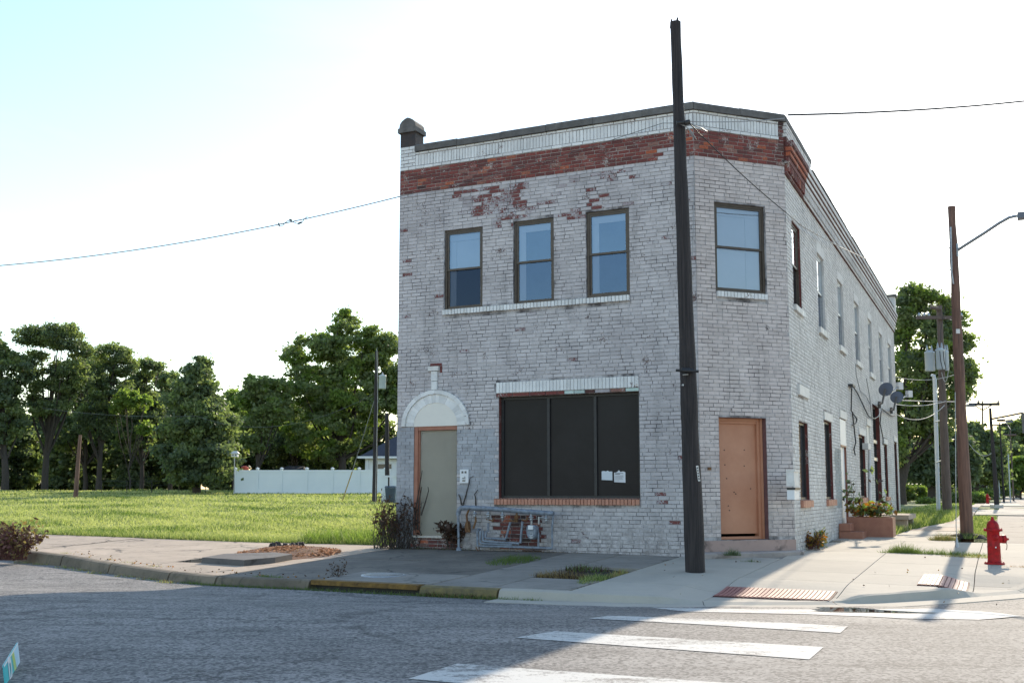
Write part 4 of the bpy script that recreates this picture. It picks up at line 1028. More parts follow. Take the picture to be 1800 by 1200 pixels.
# --- hydrants
def hydrant(b, s, rz, label, detail=True):
    root = empty('fire_hydrant', b, label, 'fire hydrant'); x, y, z = b; L = lambda a, o, h: (x+(a*math.cos(rz)-o*math.sin(rz))*s, y+(a*math.sin(rz)+o*math.cos(rz))*s, z+h*s)
    mb = MB(); mb.lathe(b, [(p*s, q*s) for p, q in ((.17, 0), (.17, .025), (.165, .03), (.12, .035), (.112, .07), (.108, .30), (.112, .31), (.106, .32), (.105, .56), (.115, .575))], 24); body = mb.build('barrel', M['hydrant'], root)
    mb = MB(); mb.lathe(L(0, 0, .575), [(p*s, q*s) for p, q in ((.118, 0), (.155, .005), (.158, .04), (.15, .048), (.105, .05), (.105, .075), (.10, .12), (.08, .165), (.05, .192), (.032, .20), (.030, .225), (.022, .228), (.022, .26), (.012, .262))], 24); mb.build('bonnet', M['hydrant'], root)
    ax = RZ(rz) @ Matrix.Rotation(math.pi/2, 3, 'Y')
    mb = MB(); mb.lathe(L(.07, 0, .44), [(p*s, q*s) for p, q in ((.072, 0), (.072, .07), (.055, .075))], 16, axis=ax); mb.build('nozzle', M['hydrant'], root)
    mb = MB(); mb.lathe(L(.15, 0, .44), [(p*s, q*s) for p, q in ((.075, 0), (.077, .055), (.06, .065), (.022, .068), (.022, .10), (.012, .112))], 14, axis=ax); mb.build('nozzle_cap', M['hydrant'], root)
    ax2 = RZ(rz) @ RX90
    for (a, sg) in ((math.pi/2, 1),):
        mb = MB(); mb.lathe(L(0, -.08, .47), [(p*s, q*s) for p, q in ((.055, 0), (.055, .045), (.048, .055), (.018, .058), (.018, .075))], 14, axis=ax2); mb.build('nozzle_cap', M['hydrant'], root)
    if detail:
        mb = MB(); mb.lathe(L(0, -.10, .30), [(.014, 0), (.012, .012)], 8, axis=ax2); mb.build('white_spot', M['white'], root)
        mb = MB()
        for k in range(8):
            q = 2*math.pi*(k+.5)/8; mb.lathe(L(.145*math.cos(q), .145*math.sin(q), .025), [(.014, 0), (.014, .018)], 6)
            mb.lathe(L(.137*math.cos(q), .137*math.sin(q), .62), [(.011, 0), (.011, .014)], 6)
        mb.build('bolt', M['hydrant'], root)
        mb = MB(); mb.tube([L(.20, -.03, .40), L(.215, -.035, .34), L(.21, -.03, .28), L(.2, -.02, .25)], .006, 5); mb.build('cap_chain', M['rust'], root)
    return root
b = gp(1748, 992, zslab); hydrant((b[0], b[1], b[2]), (992-908)*b[1]/F_PX/.86, -.12, 'red fire hydrant standing on the new concrete near the right edge')
b = at(1736, 887, 58); hydrant(b, 20*58/F_PX/.86, -.1, 'small distant red fire hydrant on the grass beyond the poles', False)

# --- left background: poles
b = gp(658, 882); root, P = pole('utility_pole', b, at(662, 617, b[1]), .125, .075, 'pole', 'slim dark utility pole with one pale transformer left of the building', n=10, wob=.01)
YB = b[1]; c = at(672, 683, YB-.1); mb = MB(); mb.lathe(c, [(.16, 0), (.18, .03), (.18, .60), (.19, .61), (.19, .66), (.06, .70)], 16); tr = mb.build('transformer', M['transformer'], root)
mb = MB(); mb.lathe((c[0], c[1], c[2]+.66), [(.03, 0), (.045, .06), (.012, .16)], 8); mb.build('bushing', M['galv'], tr)
mb = MB(); mb.tube([at(662.5, 612, YB-.1), at(664, 700, YB-.12), at(659.5, 880, YB-.12)], .014, 5); mb.build('ground_wire', M['wire_bare'], root)
b = gp(680.5, 883); pole('utility_pole', b, at(680, 726, b[1]), .115, .095, 'pole', 'short thick black pole stub beside the left building edge', n=6, wob=.005)
b = gp(132, 874); pole('utility_pole', b, at(141, 763, b[1]), .13, .085, 'pole_brown', 'cut-off leaning brown pole standing in the grass field', n=7, wob=.012)
b = gp(601, 881); mb = MB(); mb.tube([b, at(619, 828, b[1]+.2)], .03, 6); M['yellow_guard'] = simple('yellow_guy_guard', (.42, .30, .10), None, 3, .6, 0)
root = empty('guy_wire', b, 'slanting guy wire with yellow guard in front of the white fence', 'guy wire'); mb.build('guard', M['yellow_guard'], root)
mb = MB(); mb.tube([at(619, 828, b[1]+.2), at(659, 700, YB)], .012, 4); mb.build('wire', M['cable_grey'], root)
# birdhouse
b = gp(411.5, 867); YB = b[1]; root = empty('birdhouse', b, 'small white birdhouse on a thin pole at the left end of the white fence', 'birdhouse')
mb = MB(); mb.tube([b, at(412, 803, YB)], .035, 6); mb.build('post', M['galv'], root)
mb = MB(); c = Vector(at(413, 799, YB)); mb.obox(c, .38, .34, .22); mb.build('box', M['white_old'], root)
mb = MB(); cx = c+Vector((0, 0, .11)); mb.add([(cx.x-.27, cx.y-.24, cx.z), (cx.x+.27, cx.y-.24, cx.z), (cx.x+.27, cx.y+.24, cx.z), (cx.x-.27, cx.y+.24, cx.z), (cx.x-.12, cx.y, cx.z+.16), (cx.x+.12, cx.y, cx.z+.16)], [(0, 1, 5, 4), (2, 3, 4, 5), (1, 2, 5), (3, 0, 4), (3, 2, 1, 0)]); mb.build('roof', M['white_old'], root)
mb = MB()
for dx in (-.09, .09): mb.obox(c+Vector((dx, -.172, .0)), .07, .01, .09)
mb.build('entrance_hole', M['black_metal'], root)
# white vinyl fence
FY = gp(411, 866.5)[1]; PXS = [412.5, 451.5, 494, 538.5, 583.5, 630.5, 677]
root = empty('vinyl_fence', at(540, 867, FY), 'long white vinyl privacy fence across the grass field', 'fence')
for i, x in enumerate(PXS):
    a = at(x, 870, FY); z0 = zterr(a[0], a[1]); zt = at(x, 823.5, FY)[2]
    mb = MB(); mb.box(a[0]-.07, a[0]+.07, FY-.07, FY+.07, z0-.02, zt); mb.build('fence_post', M['vinyl'], root)
    mb = MB(); mb.lathe((a[0], FY, zt), [(.13, 0), (.13, .05), (.02, .11)], 4, smooth=False); mb.build('post_cap', M['white'], root)
    if i < len(PXS)-1:
        c = at(PXS[i+1], 870, FY); z1 = zterr(c[0], c[1])
        mb = MB(); mb.box(a[0]+.07, c[0]-.07, FY-.02, FY+.02, min(z0, z1)+.03, zt-.14); mb.build('panel', M['vinyl'], root)
        mb = MB(); mb.box(a[0]+.07, c[0]-.07, FY-.045, FY+.045, zt-.20, zt-.06); mb.build('top_rail', M['vinyl'], root)
        mb = MB(); mb.box(a[0]+.07, c[0]-.07, FY-.045, FY+.045, min(z0, z1)+.02, min(z0, z1)+.16); mb.build('bottom_rail', M['vinyl'], root)
Y2 = gp(676, 883)[1]; root = empty('vinyl_fence', at(676, 883, Y2), 'short white fence piece with a rail beside the bin by the building', 'fence')
mb = MB(); a, c = at(670, 883, Y2), at(682, 837, Y2); mb.box(a[0], c[0], Y2-.06, Y2+.06, a[2]-.05, c[2]); mb.build('fence_post', M['vinyl'], root)
mb = MB(); a, c = at(690, 883, Y2), at(702, 837, Y2); mb.box(a[0], c[0]+.4, Y2-.03, Y2+.03, a[2]-.05, c[2]); mb.build('panel', M['vinyl'], root)
mb = MB(); a, c = at(668, 838, Y2), at(704, 835, Y2); mb.box(a[0], c[0], Y2-.08, Y2-.0, a[2], c[2]); mb.build('top_rail', M['white'], root)
b = at(686, 882, Y2-.6); root = empty('wheelie_bin', b, 'blue-grey wheeled rubbish bin between the black pole stub and the building', 'bin')
mb = MB(); mb.hexa([(b[0]+x*.18, b[1]+y*.2, b[2]) for x, y in ((-1, -1), (1, -1), (1, 1), (-1, 1))]+[(b[0]+x*.24, b[1]+y*.26, b[2]+.68) for x, y in ((-1, -1), (1, -1), (1, 1), (-1, 1))]); M['bin'] = simple('bin_plastic', (.06, .09, .13), None, 2, .5, 0); mb.build('body', M['bin'], root)
mb = MB(); mb.hexa([(b[0]+x*.26, b[1]+y*.28, b[2]+.69) for x, y in ((-1, -1), (1, -1), (1, 1), (-1, 1))]+[(b[0]+x*.22, b[1]+y*.24, b[2]+.76) for x, y in ((-1, -1), (1, -1), (1, 1), (-1, 1))]); mb.build('lid', M['bin'], root)
# white house behind
HY = 82; root = empty('white_house', at(680, 850, HY), 'white house with dark hipped roof behind the fence', 'house')
a = at(641, 860, HY); zt = at(641, 803, HY)[2]; x1 = a[0]+9; z0 = zterr(a[0], HY)-.3
mb = MB(); mb.box(a[0], x1, HY, HY+7, z0, zt); mb.build('wall', M['white'], root)
mb = MB(); e = .5; q = [(a[0]-e, HY-e, zt), (x1+e, HY-e, zt), (x1+e, HY+7+e, zt), (a[0]-e, HY+7+e, zt)]; rg = zt+(803-752)*HY/F_PX*1.05
mb.add(q+[(a[0]+3.0, HY+3.5, rg), (x1-3.0, HY+3.5, rg)], [(0, 1, 5, 4), (2, 3, 4, 5), (1, 2, 5), (3, 0, 4), (3, 2, 1, 0)]); mb.build('roof', M['roof_dark'], root)
mb = MB(); mb.box(a[0]-e-.03, x1+e, HY-e-.06, HY-e, zt-.1, zt+.06); mb.box(a[0]+.15, a[0]+.25, HY-.12, HY-.02, z0, zt); mb.build('gutter', M['white'], root)
mb = MB(); c0, c1 = at(664, 823, HY), at(688, 815, HY); mb.box(c0[0], c1[0], HY-.03, HY+.02, c0[2], c1[2]); w_ = mb.build('window', M['dark_glass_side'], root)
# red shed
SY = 90; root = empty('garden_shed', at(508, 850, SY), 'small red garden shed with dark roof behind the white fence', 'shed')
a, c = at(488, 860, SY), at(529, 826, SY); mb = MB(); mb.box(a[0], c[0], SY, SY+3, zterr(a[0], SY), c[2]); mb.build('wall', M['red_siding'], root)
mb = MB(); q = [(a[0]-.15, SY-.2, c[2]), (c[0]+.15, SY-.2, c[2]), (c[0]+.15, SY+3.2, c[2]), (a[0]-.15, SY+3.2, c[2])]; rz_ = at(500, 817, SY)[2]
mb.add(q+[(a[0]+.5, SY+1.5, rz_), (c[0]-.1, SY+1.5, rz_)], [(0, 1, 5, 4), (2, 3, 4, 5), (1, 2, 5), (3, 0, 4)], 0); mb.build('roof', M['roof_dark'], root)
M['orange_toy'] = simple('orange_plastic', (.65, .10, .04), None, 3, .5, 0)
TY = 74; root = empty('play_canopy', at(430, 860, TY), 'round orange play canopy peeking over the left end of the fence', 'playset')
c = at(430, 822.5, TY); mb = MB(); mb.lathe(c, [(.27, -.12), (.29, .0), (.24, .12), (.10, .19)], 12); mb.build('canopy', M['orange_toy'], root)
mb = MB(); mb.tube([(c[0], c[1], zterr(c[0], c[1])), (c[0], c[1], c[2]-.1)], .04, 6); mb.build('post', M['galv'], root)
# chain-link fence posts far left
root = empty('wire_fence', at(270, 862, 74), 'dark wire fence with thin posts in front of the tree line', 'fence')
for x in (178, 222, 266, 314, 361):
    a = at(x, 868, 71); z0 = zterr(a[0], 71); mb = MB(); mb.tube([(a[0], 71, z0), (a[0], 71, z0+.8)], .025, 5); mb.build('fence_post', M['black_metal'], root)
mb = MB(); a, c = at(178, 868, 71), at(361, 868, 71)
for h in (.78, .5, .2): mb.tube([(a[0], 71, zterr(a[0], 71)+h), (c[0], 71, zterr(c[0], 71)+h)], .008, 4)
mb.build('fence_wire', M['black_metal'], root)
root = empty('wire_fence', at(1640, 880, 78), 'pale wire fence with top rail beyond the right-hand bushes', 'fence')
for x in (1585, 1612, 1650, 1680, 1708, 1735):
    a = at(x, 875, 78); z0 = zterr(a[0], 78); mb = MB(); mb.tube([(a[0], 78, z0), (a[0], 78, z0+1.2)], .03, 5); mb.build('fence_post', M['galv'], root)
mb = MB(); a, c = at(1580, 875, 78), at(1740, 875, 78); mb.tube([(a[0], 78, zterr(a[0], 78)+1.2), (c[0], 78, zterr(c[0], 78)+1.2)], .025, 4); mb.build('fence_rail', M['galv'], root)

# --- wires
def wire(pts, r, label, mat='cable', sag=None, cat='overhead wire', n=24, name='overhead_wire'):
    mb = MB(); a, b = Vector(pts[0]), Vector(pts[1]); P = []
    for i in range(n+1):
        k = i/n; p = a.lerp(b, k); p.z -= 4*(sag or 0)*k*(1-k); P.append(p)
    mb.tube(P, r, 5); return thing1(mb, name, M[mat], label, cat)
o_ = .03
endA = wpx('F', 704, 345, .05); far = at(-30, 468, 24)
w1 = wire([endA, far], .011, 'long black cable running left across the sky from the top left building corner', sag=.21)
mb = MB(); D = 22.4
p = lambda x, y, D=D: at(x, y, D)
mb.tube([p(490, 391), p(491, 397), p(497, 396), p(504, 389), p(511, 386), p(516, 390), p(524, 393), p(531, 391), p(535, 385), p(541, 380)], .008, 5)
mb.tube([p(524, 393), p(531, 390)], .02, 6); mb.tube([p(509, 386), p(513, 387)], .025, 6); mb.tube([p(490, 392), p(491.5, 397)], .018, 6)
thing1(mb, 'cable_splice_loop', M['cable'], 'small sagging splice loops hanging from the long left cable', 'cable')
pl = [wpx('F', x, y, .09) for x, y in ((704, 345), (760, 333), (850, 312), (950, 285), (1050, 255), (1120, 232), (1165, 217))]+[at(1185, 217, pb[1]-.2)]
mb = MB(); mb.tube(pl, .006, 5); thing1(mb, 'facade_cable', M['coping'], 'pale cable stretched along the red brick band to the pole', 'cable')
wire([at(1212, 214, pb[1]-.2), at(1380, 209, 17)], .008, 'thin pale cable from the front pole to the cut-off roof corner', 'cable_grey', .03)
wire([at(1386, 203, 18), at(1830, 176, 22)], .019, 'twisted cable leaving the roof corner towards the upper right', sag=.06)
wire([at(1212, 217, pb[1]-.2), wpx('C', 1383, 375, .06)], .009, 'dark cable sloping from the front pole down across the chamfer wall', sag=.05)
mb = MB(); mb.tube([at(1190, 217, pb[1]-.22), at(1205, 222, pb[1]-.24), at(1216, 232, pb[1]-.24), at(1224, 246, pb[1]-.2), at(1218, 240, pb[1]-.2), at(1210, 226, pb[1]-.24)], .010, 6)
mb.tube([at(1213, 217, pb[1]-.22), at(1222, 222, pb[1]-.2), at(1234, 226, pb[1]), at(1243, 232, pb[1]+.2)], .009, 5)
thing1(mb, 'wire_loop', M['cable_grey'], 'pale looped wire tied round the front pole below the roofline', 'wire')
mb = MB(); mb.tube([wpx('S', 1383, 375, .08), wpx('S', 1410, 398, .1), wpx('S', 1440, 415, .12), wpx('S', 1475, 434, .16), wpx('S', 1520, 455, .5), at(1560, 466, 36), at(1600, 469, 38), at(1640, 466, 42)], .012, 5)
thing1(mb, 'side_cable', M['cable_grey'], 'cable crossing the upper side wall and leaving past the cornice', 'cable')
mb = MB(); mb.tube([wpx('C', 1221, 300, .02), wpx('C', 1219, 400, .025), wpx('C', 1217.5, 450, .02)], .007, 5); thing1(mb, 'vertical_cable', M['cable_grey'], 'thin vertical cable on the wall edge right behind the front pole', 'cable')
# windows reflect a wire across the street
wire([(-22, -14, 8.6), (26, -3.5, 9.6)], .02, 'street cable across the road behind the viewpoint, mirrored in the upper windows', sag=.5)
YR = 39
M['wire_faint'] = simple('dull_wire', (.16, .17, .17), None, 5, .6, 0)
for (x0, y0, Y0, x1, y1, Y1, s, lab, r) in ((1572, 704, 34, 1830, 702, 60, .1, 'upper pale wire from the side wall to the right, level with the dishes', .016), (1572, 711, 34, 1662, 706, YR, .1, 'short wire from the side wall to the transformer pole', .012),
        (1572, 727, 34, 1660, 713, YR, .35, 'slack wire drooping between side wall and transformer pole', .012), (1690, 705, 26, 1704, 712, 82, 0, 'wire leaving the brown pole backwards', .012),
        (1662, 560, YR, 1700, 562, 60, .1, 'high wire behind the brown pole', .010), (1570, 662, 36, 1690, 655, YR, .2, 'faint wire crossing in front of the big right tree', .010), (1655, 655, YR, 1668, 640, YR, .5, 'drooping loop wire below the transformers', .012),
        (1703, 780, 50, 1745, 795, 50, .35, 'pale slack wire looping to the stubby black pole', .014), (0+1728, 706, 82, 1840, 690, 60, .3, 'wire running right from the braced crossarm', .015), (1755, 712, 82, 1776, 755, 78, .2, 'wire between the braced and the rightmost pole', .02),
        (75, 716, 60, 345, 730, 60, .2, 'faint low wire in front of the left tree line', .0095), (345, 730, 60, 660, 690, 52, 1.1, 'faint wire sagging to the slim pole with one transformer', .008)):
    wire([at(x0, y0, Y0), at(x1, y1, Y1)], r, lab, 'wire_faint' if r < .0096 else 'wire_bare' if r < .016 else 'cable_grey', s)

# --- wall fittings, front
b = wpx('F', 815, 836, .03)
root = empty('entry_panel', b, 'white entry plate with small slots on the wall right of the left door', 'panel')
(ua, ha), (ub, hb) = onw('F', 808, 848.5, .03), onw('F', 823, 824.5, .03)
mb = MB(); mb.wbox('F', ua, ub, 0, .03, ha, hb); mb.build('plate', M['white'], root)
H = hb-ha; Wd = ub-ua; mb = MB()
for k in (.2, .56): mb.wbox('F', ua+Wd*k, ua+Wd*(k+.22), .03, .033, ha+H*.72, ha+H*.87)
mb.build('grille', M['coping'], root)
mb = MB()
for k in (.12, .21, .33): mb.wbox('F', ua+Wd*.3, ua+Wd*.66, .03, .034, ha+H*k, ha+H*(k+.045))
mb.wbox('F', ua+Wd*.5, ua+Wd*.66, .03, .034, ha+H*.43, ha+H*.47); mb.build('slot', M['black_metal'], root)
def notice(x0, y0, x1, y1, lab, mat, text):
    (ua, hb), (ub, ha) = onw('F', x0, y0, -.13), onw('F', x1, y1, -.13)
    mb = MB(); n = 7; V = [wp('F', ua, -.138, ha+.01), wp('F', ub, -.138, ha)]+[wp('F', ub-(ub-ua)*i/n, -.138, hb-random.uniform(0, .05)) for i in range(n+1)]
    mb.add(V, [tuple(range(len(V)))]); V2 = [wp('F', ua, -.141, ha+.01)]
    o = thing1(mb, 'paper_notice', M[mat], lab, 'notice', 'paper notices in the shop window')
    if text:
        mb = MB(); H = hb-ha
        for i, (k, l) in enumerate(((.72, .8), (.66, .5), (.55, .85), (.49, .8), (.43, .86), (.37, .7), (.31, .82), (.25, .78), (.16, .4))):
            mb.wbox('F', ua+(ub-ua)*.08, ua+(ub-ua)*(.08+.9*l), -.1375, -.1365, ha+H*k, ha+H*(k+(.035 if i < 2 else .015)))
        mb.build('print', M['ink'], o)
notice(1057, 826, 1076, 844, 'smaller torn greyish paper stuck in the right shop pane', 'paper_grey' if False else 'blind', False)
notice(1079, 826, 1099, 848, 'larger white printed notice stuck in the right shop pane', 'paper', True)
# gas pipes
root = empty('gas_pipe_manifold', wpx('F', 890, 920, .2), 'grey gas pipe manifold with valves on the wall under the shop window', 'gas pipes')
PF = lambda x, y, o=.22: wpx('F', x, y, o)
mb = MB(); mb.tube([PF(805, 905), PF(806, 897), PF(810, 892.5), PF(818, 891.5), PF(860, 893.5), PF(910, 897.5), PF(973, 902.5)], .046, 10); mb.build('header_pipe', M['pipe'], root)
mb = MB(); mb.tube([PF(805, 903), PF(805.5, 925), PF(806, 962)], .024, 8); mb.lathe(PF(806, 967), [(.055, 0), (.05, .03), (.026, .07)], 8); mb.build('riser_pipe', M['pipe'], root)
for x, y0, rust in ((834, 893, 0), (858, 894, 0), (883, 895.5, 0), (908, 897, 1), (933.5, 899, 0), (960, 901, 0)):
    mb = MB(); a = PF(x, y0+6); mb.lathe((a[0], a[1], a[2]-.10), [(.02, -.05), (.024, 0), (.034, .01), (.034, .03), (.02, .04), (.05, .055), (.05, .068), (.022, .085), (.02, .12)], 10)
    mb.build('valve', M['galv'] if not rust else M['rust'], root)
def pipe(pts, r=.023, mat='pipe'): mb = MB(); mb.tube([PF(*p) for p in pts], r, 8); mb.build('pipe', M[mat], root)
pipe([(839, 932), (838.5, 957), (841, 959.5), (905, 961), (970, 963.5)]); pipe([(844, 932), (843.5, 952), (847, 955), (900, 957.5)])
pipe([(849, 932), (848.5, 949), (852, 951), (912, 955)]); pipe([(855, 933), (852.5, 944), (857, 945.5), (889, 947.5)])
pipe([(839, 932, .22), (841, 930, .18), (844, 930, .12)]); pipe([(858, 918), (857.5, 934)])
pipe([(897, 917), (889, 946)]); pipe([(918, 916), (914.5, 954)]); pipe([(972.5, 904), (970, 930), (970.5, 962)], .019)
pipe([(895, 914), (905, 916), (905, 908)], .016, 'rust'); pipe([(917, 913), (925, 915), (927, 908)], .016, 'rust'); pipe([(855, 912), (866, 915), (868, 910)], .016, 'rust')
pipe([(824, 895), (820, 905), (822, 930), (826, 935)], .02, 'rust'); pipe([(835, 905), (836, 915), (832, 928)], .02, 'rust'); pipe([(946, 935), (946, 961)], .02)
mb = MB(); a = PF(822, 926, .16); mb.lathe((a[0], a[1], a[2]-.1), [(.05, 0), (.06, .05), (.055, .16), (.03, .22)], 12); mb.build('regulator', M['rust'], root)
mb = MB(); mb.tube([PF(842, 961), PF(841.5, 970), PF(836, 961)], .012, 6); mb.build('pipe_bracket', M['rust'], root)
root = empty('gas_meter', PF(938, 940), 'grey gas meter with white hand-painted numbers hanging from the manifold', 'gas meter')
ang = TH; c = Vector(PF(937, 937, .24)); mb = MB()
prof = [(-.10, -.05), (-.115, .02), (-.115, .10), (-.09, .155), (.05, .155), (.085, .10), (.085, .02), (.07, -.07), (.03, -.11), (-.05, -.11)]
e = EF; V = [(c.x+e[0]*u+k*e[1], c.y+e[1]*u-k*e[0], c.z+h) for k in (-.07, .06) for u, h in prof]; n = len(prof)
V += [(c.x+e[0]*u*.82+.085*e[1], c.y+e[1]*u*.82-.085*e[0], c.z+.02+(h-.02)*.82) for u, h in prof]
mb.add(V, [tuple(range(n))[::-1], tuple(range(2*n, 3*n))]+[(i+k*n, (i+1) % n+k*n, (i+1) % n+(k+1)*n, i+(k+1)*n) for i in range(n) for k in (0, 1)]); mb.build('body', M['pipe'], root)
mb = MB(); q = Vector(PF(932.5, 926.5, .34)); mb.obox(q, .095, .03, .075, TH); mb.build('index_box', M['white'], root)
def text(s, loc, size, rot, mat, parent, name='lettering'):
    cu = bpy.data.curves.new(name, 'FONT'); cu.body = s; cu.size = size; cu.align_x = 'CENTER'; cu.align_y = 'CENTER'; cu.extrude = .002
    o = bpy.data.objects.new(name, cu); me_o = o; COL.objects.link(o)
    dg = bpy.context.evaluated_depsgraph_get(); me = bpy.data.meshes.new_from_object(o.evaluated_get(dg)); bpy.data.objects.remove(o)
    me.materials.clear(); me.materials.append(mat); 
    me.transform(Matrix.Translation(loc) @ rot.to_4x4()); return link(name, me, parent)
text('138', Vector(PF(933.2, 940, .335)), .085, RZ(TH) @ RX90 @ Matrix.Rotation(-math.pi/2, 3, 'Z'), M['white'], root)
mb = MB(); mb.tube([PF(934, 905), PF(934, 921)], .02, 8); mb.tube([PF(947, 908), PF(947, 921)], .02, 8); mb.tube([PF(947, 909), PF(958, 910), PF(960, 906)], .015, 6); mb.build('connector', M['galv'], root)
mb = MB(); q = onw('C', 1246, 824, 0); mb.wbox('C', q[0]-.03, q[0]+.04, 0, .02, q[1]-.02, q[1]+.03); thing1(mb, 'wall_hook', M['rust'], 'small rusty bracket stuck on the wall left of the orange door', 'bracket')

# --- fittings, side wall
def sbox(x0, y0, x1, y1, o0, o1, name, mat, label, cat):
    (ua, hb), (ub, ha) = onw('S', x0, y0, o1), onw('S', x1, y1, o1); mb = MB(); mb.wbox('S', ua, ub, o0, o1, ha, hb); return thing1(mb, name, M[mat], label, cat), (ua, ub, ha, hb)
root, q = sbox(1395.5, 829, 1404.5, 855, .0, .14, 'mailbox', 'white_old', 'upper white mailbox on the side wall beside the corner', 'mailbox')
mb = MB(); mb.wbox('S', q[0]-.01, q[1]+.01, 0, .16, q[3], q[3]+.03); mb.build('lid', M['white_old'], root)
root, q = sbox(1396, 860, 1405, 878, .0, .13, 'mailbox', 'white', 'lower white mailbox on the side wall beside the corner', 'mailbox')
mb = MB(); mb.wbox('S', q[0]-.01, q[1]+.01, .0, .15, q[3]-.01, q[3]+.03); mb.build('lid', M['black_metal'], root)
sbox(1499, 675, 1504, 682, 0, .12, 'junction_box', 'black_metal', 'small black junction box high on the side wall with dangling cables', 'junction box')
sbox(1526, 779, 1530.5, 791, 0, .16, 'meter_box', 'white_old', 'narrow pale meter box on the side wall beside the tall window', 'meter box')
mb = MB(); mb.tube([wpx('S', 1528, 792, .1), wpx('S', 1529, 896, .1)], .05, 8); thing1(mb, 'downpipe', M['white_old'], 'pale vertical conduit below the meter box on the side wall', 'pipe')
SP = lambda x, y, o=.05: wpx('S', x, y, o)
for pts, lab, m_ in (([(1497, 683), (1496, 722), (1500, 728), (1506, 736), (1505, 743), (1499, 748)], 'black cable curling down the side wall under the junction box', 'cable'),
        ([(1501, 682), (1507, 691), (1517, 712), (1526, 731), (1531, 735)], 'black cable sloping right from the junction box', 'cable'),
        ([(1498, 724), (1502, 760), (1504, 778), (1501, 790), (1503, 800)], 'thin loose cable hanging low on the side wall', 'cable'),
        ([(1504, 640), (1505, 660), (1512, 688), (1522, 696), (1530, 712), (1533, 740)], 'grey cable running down beside the tall window', 'cable_grey'),
        ([(1523, 666), (1529, 700), (1532, 735)], 'thin grey cable above the tall window', 'cable_grey'),
        ([(1548, 722), (1544, 732), (1538, 736), (1534, 735)], 'pale drooping cable below the left dish', 'wire_bare'),
        ([(1549, 722), (1547, 745), (1552, 770), (1552, 782)], 'dark cable down the pier right of the tall window', 'cable'),
        ([(1550, 719), (1566, 731), (1573, 732)], 'dark cable from left dish mount to the far corner', 'cable')):
    mb = MB(); mb.tube([SP(*p) for p in pts], .018 if m_ == 'cable' else .013, 5); thing1(mb, 'wall_cable', M[m_], lab, 'cable')
def dish(cx, cy, rx, ry, tilt, u_off, mount, lab, lnb):
    c = Vector(SP(cx, cy, .75)); root = empty('satellite_dish', SP(*mount, .05), lab, 'satellite dish', 'satellite dishes on the side wall')
    R = ry*c.y/F_PX*1.02
    nrm = Vector((math.sin(tilt), -math.cos(tilt)*.8, .25)).normalized(); nrm = -nrm      # bowl opens away from the street camera
    Q = nrm.to_track_quat('Z', 'Y').to_matrix()
    mb = MB(); pr = [(R*k, .10*k*k*R*1.6) for k in (.001, .25, .5, .75, .93, 1.0)]+[(R*1.015, .16*R), (R*.98, .17*R)]
    mb.lathe(c-Vector((0, 0, 0)), pr, 28, axis=Q); mb.build('reflector', M['dish'], root)
    m0 = Vector(SP(*mount, .03)); mid = c.lerp(m0, .45); mid.z = m0.z+.1
    mb = MB(); mb.tube([c-nrm*.02, c+Vector((-.1, 0, -.38))], .028, 6); mb.tube([c+Vector((-.1, 0, -.38)), m0], .028, 6); mb.obox(m0, .05, .12, .22, TH+math.pi/2); mb.build('mount', M['coping'], root)
    L = Vector(at(lnb[0], lnb[1], c.y+.5)); mb = MB(); mb.tube([c+Q @ Vector((0, -R*.9, .02)), L], .018, 6); mb.build('feed_arm', M['galv'], root)
    mb = MB(); mb.obox(L, .16, .12, .20, .4); mb.tube([L, L+Vector((-.1, -.08, .02))], .05, 8); mb.build('receiver', M['white_old'], root)
dish(1556.5, 684, 11, 12.5, -.55, 0, (1545, 712), 'left satellite dish, tilted up, higher on the side wall', (1581, 679))
dish(1576, 698, 9.5, 11, -.45, 0, (1566, 722), 'right satellite dish, slightly lower at the far corner', (1598, 693))

# --- steps, planter, bench
def ubox(u0, u1, d0, d1, h, name, mat, label=None, cat=None, parent=None, sink=.05, z=None):
    c = [ud(u0, d1), ud(u1, d1), ud(u1, d0), ud(u0, d0)]; zz = z if z is not None else min(zside(*p) for p in c)
    mb = MB(); mb.hexa([(*p, zz-sink) for p in c]+[(*p, zz+h) for p in c]); o = mb.build(name, M[mat], parent)
    return tag(o, label, cat) if label else o
root = empty('door_steps', (*ud(7.9, -7.3), 0), 'two small salmon-painted steps below the white side door', 'steps')
ubox(7.68, 8.2, -7.75, -6.95, .16, 'lower_step', 'terra', parent=root); ubox(7.68, 7.93, -7.7, -7.0, .34, 'upper_step', 'terra', parent=root, sink=-.17)
root = empty('planter_box', (*ud(8.2, -8.2), 0), 'salmon brick planter box full of orange and green plants by the side wall', 'planter')
for a in ((7.86, 8.68, -7.95, -7.85), (7.86, 8.68, -8.55, -8.45)): ubox(*a, .46, 'planter_wall', 'terra', parent=root)
for a in ((7.76, 7.86, -8.55, -7.85), (8.68, 8.78, -8.55, -7.85)): ubox(*a, .46, 'planter_wall', 'terra', parent=root)
ubox(7.86, 8.68, -8.45, -7.95, .42, 'planter_soil', 'soil', parent=root)
root = empty('concrete_bench', (*ud(8.6, -12), 0), 'low concrete ledge in the tall grass behind the planter', 'bench')
ubox(8.0, 8.85, -13.2, -12.9, .28, 'support', 'concrete_old', parent=root); ubox(8.0, 8.85, -11.3, -11.0, .28, 'support', 'concrete_old', parent=root)
ubox(7.9, 8.9, -13.4, -10.9, .40, 'ledge', 'concrete_old', parent=root, sink=-.28)
ubox(7.7, 7.9, -6.8, -5.6, .035, 'weathered_patch', 'concrete_mid', parent=PAVE)

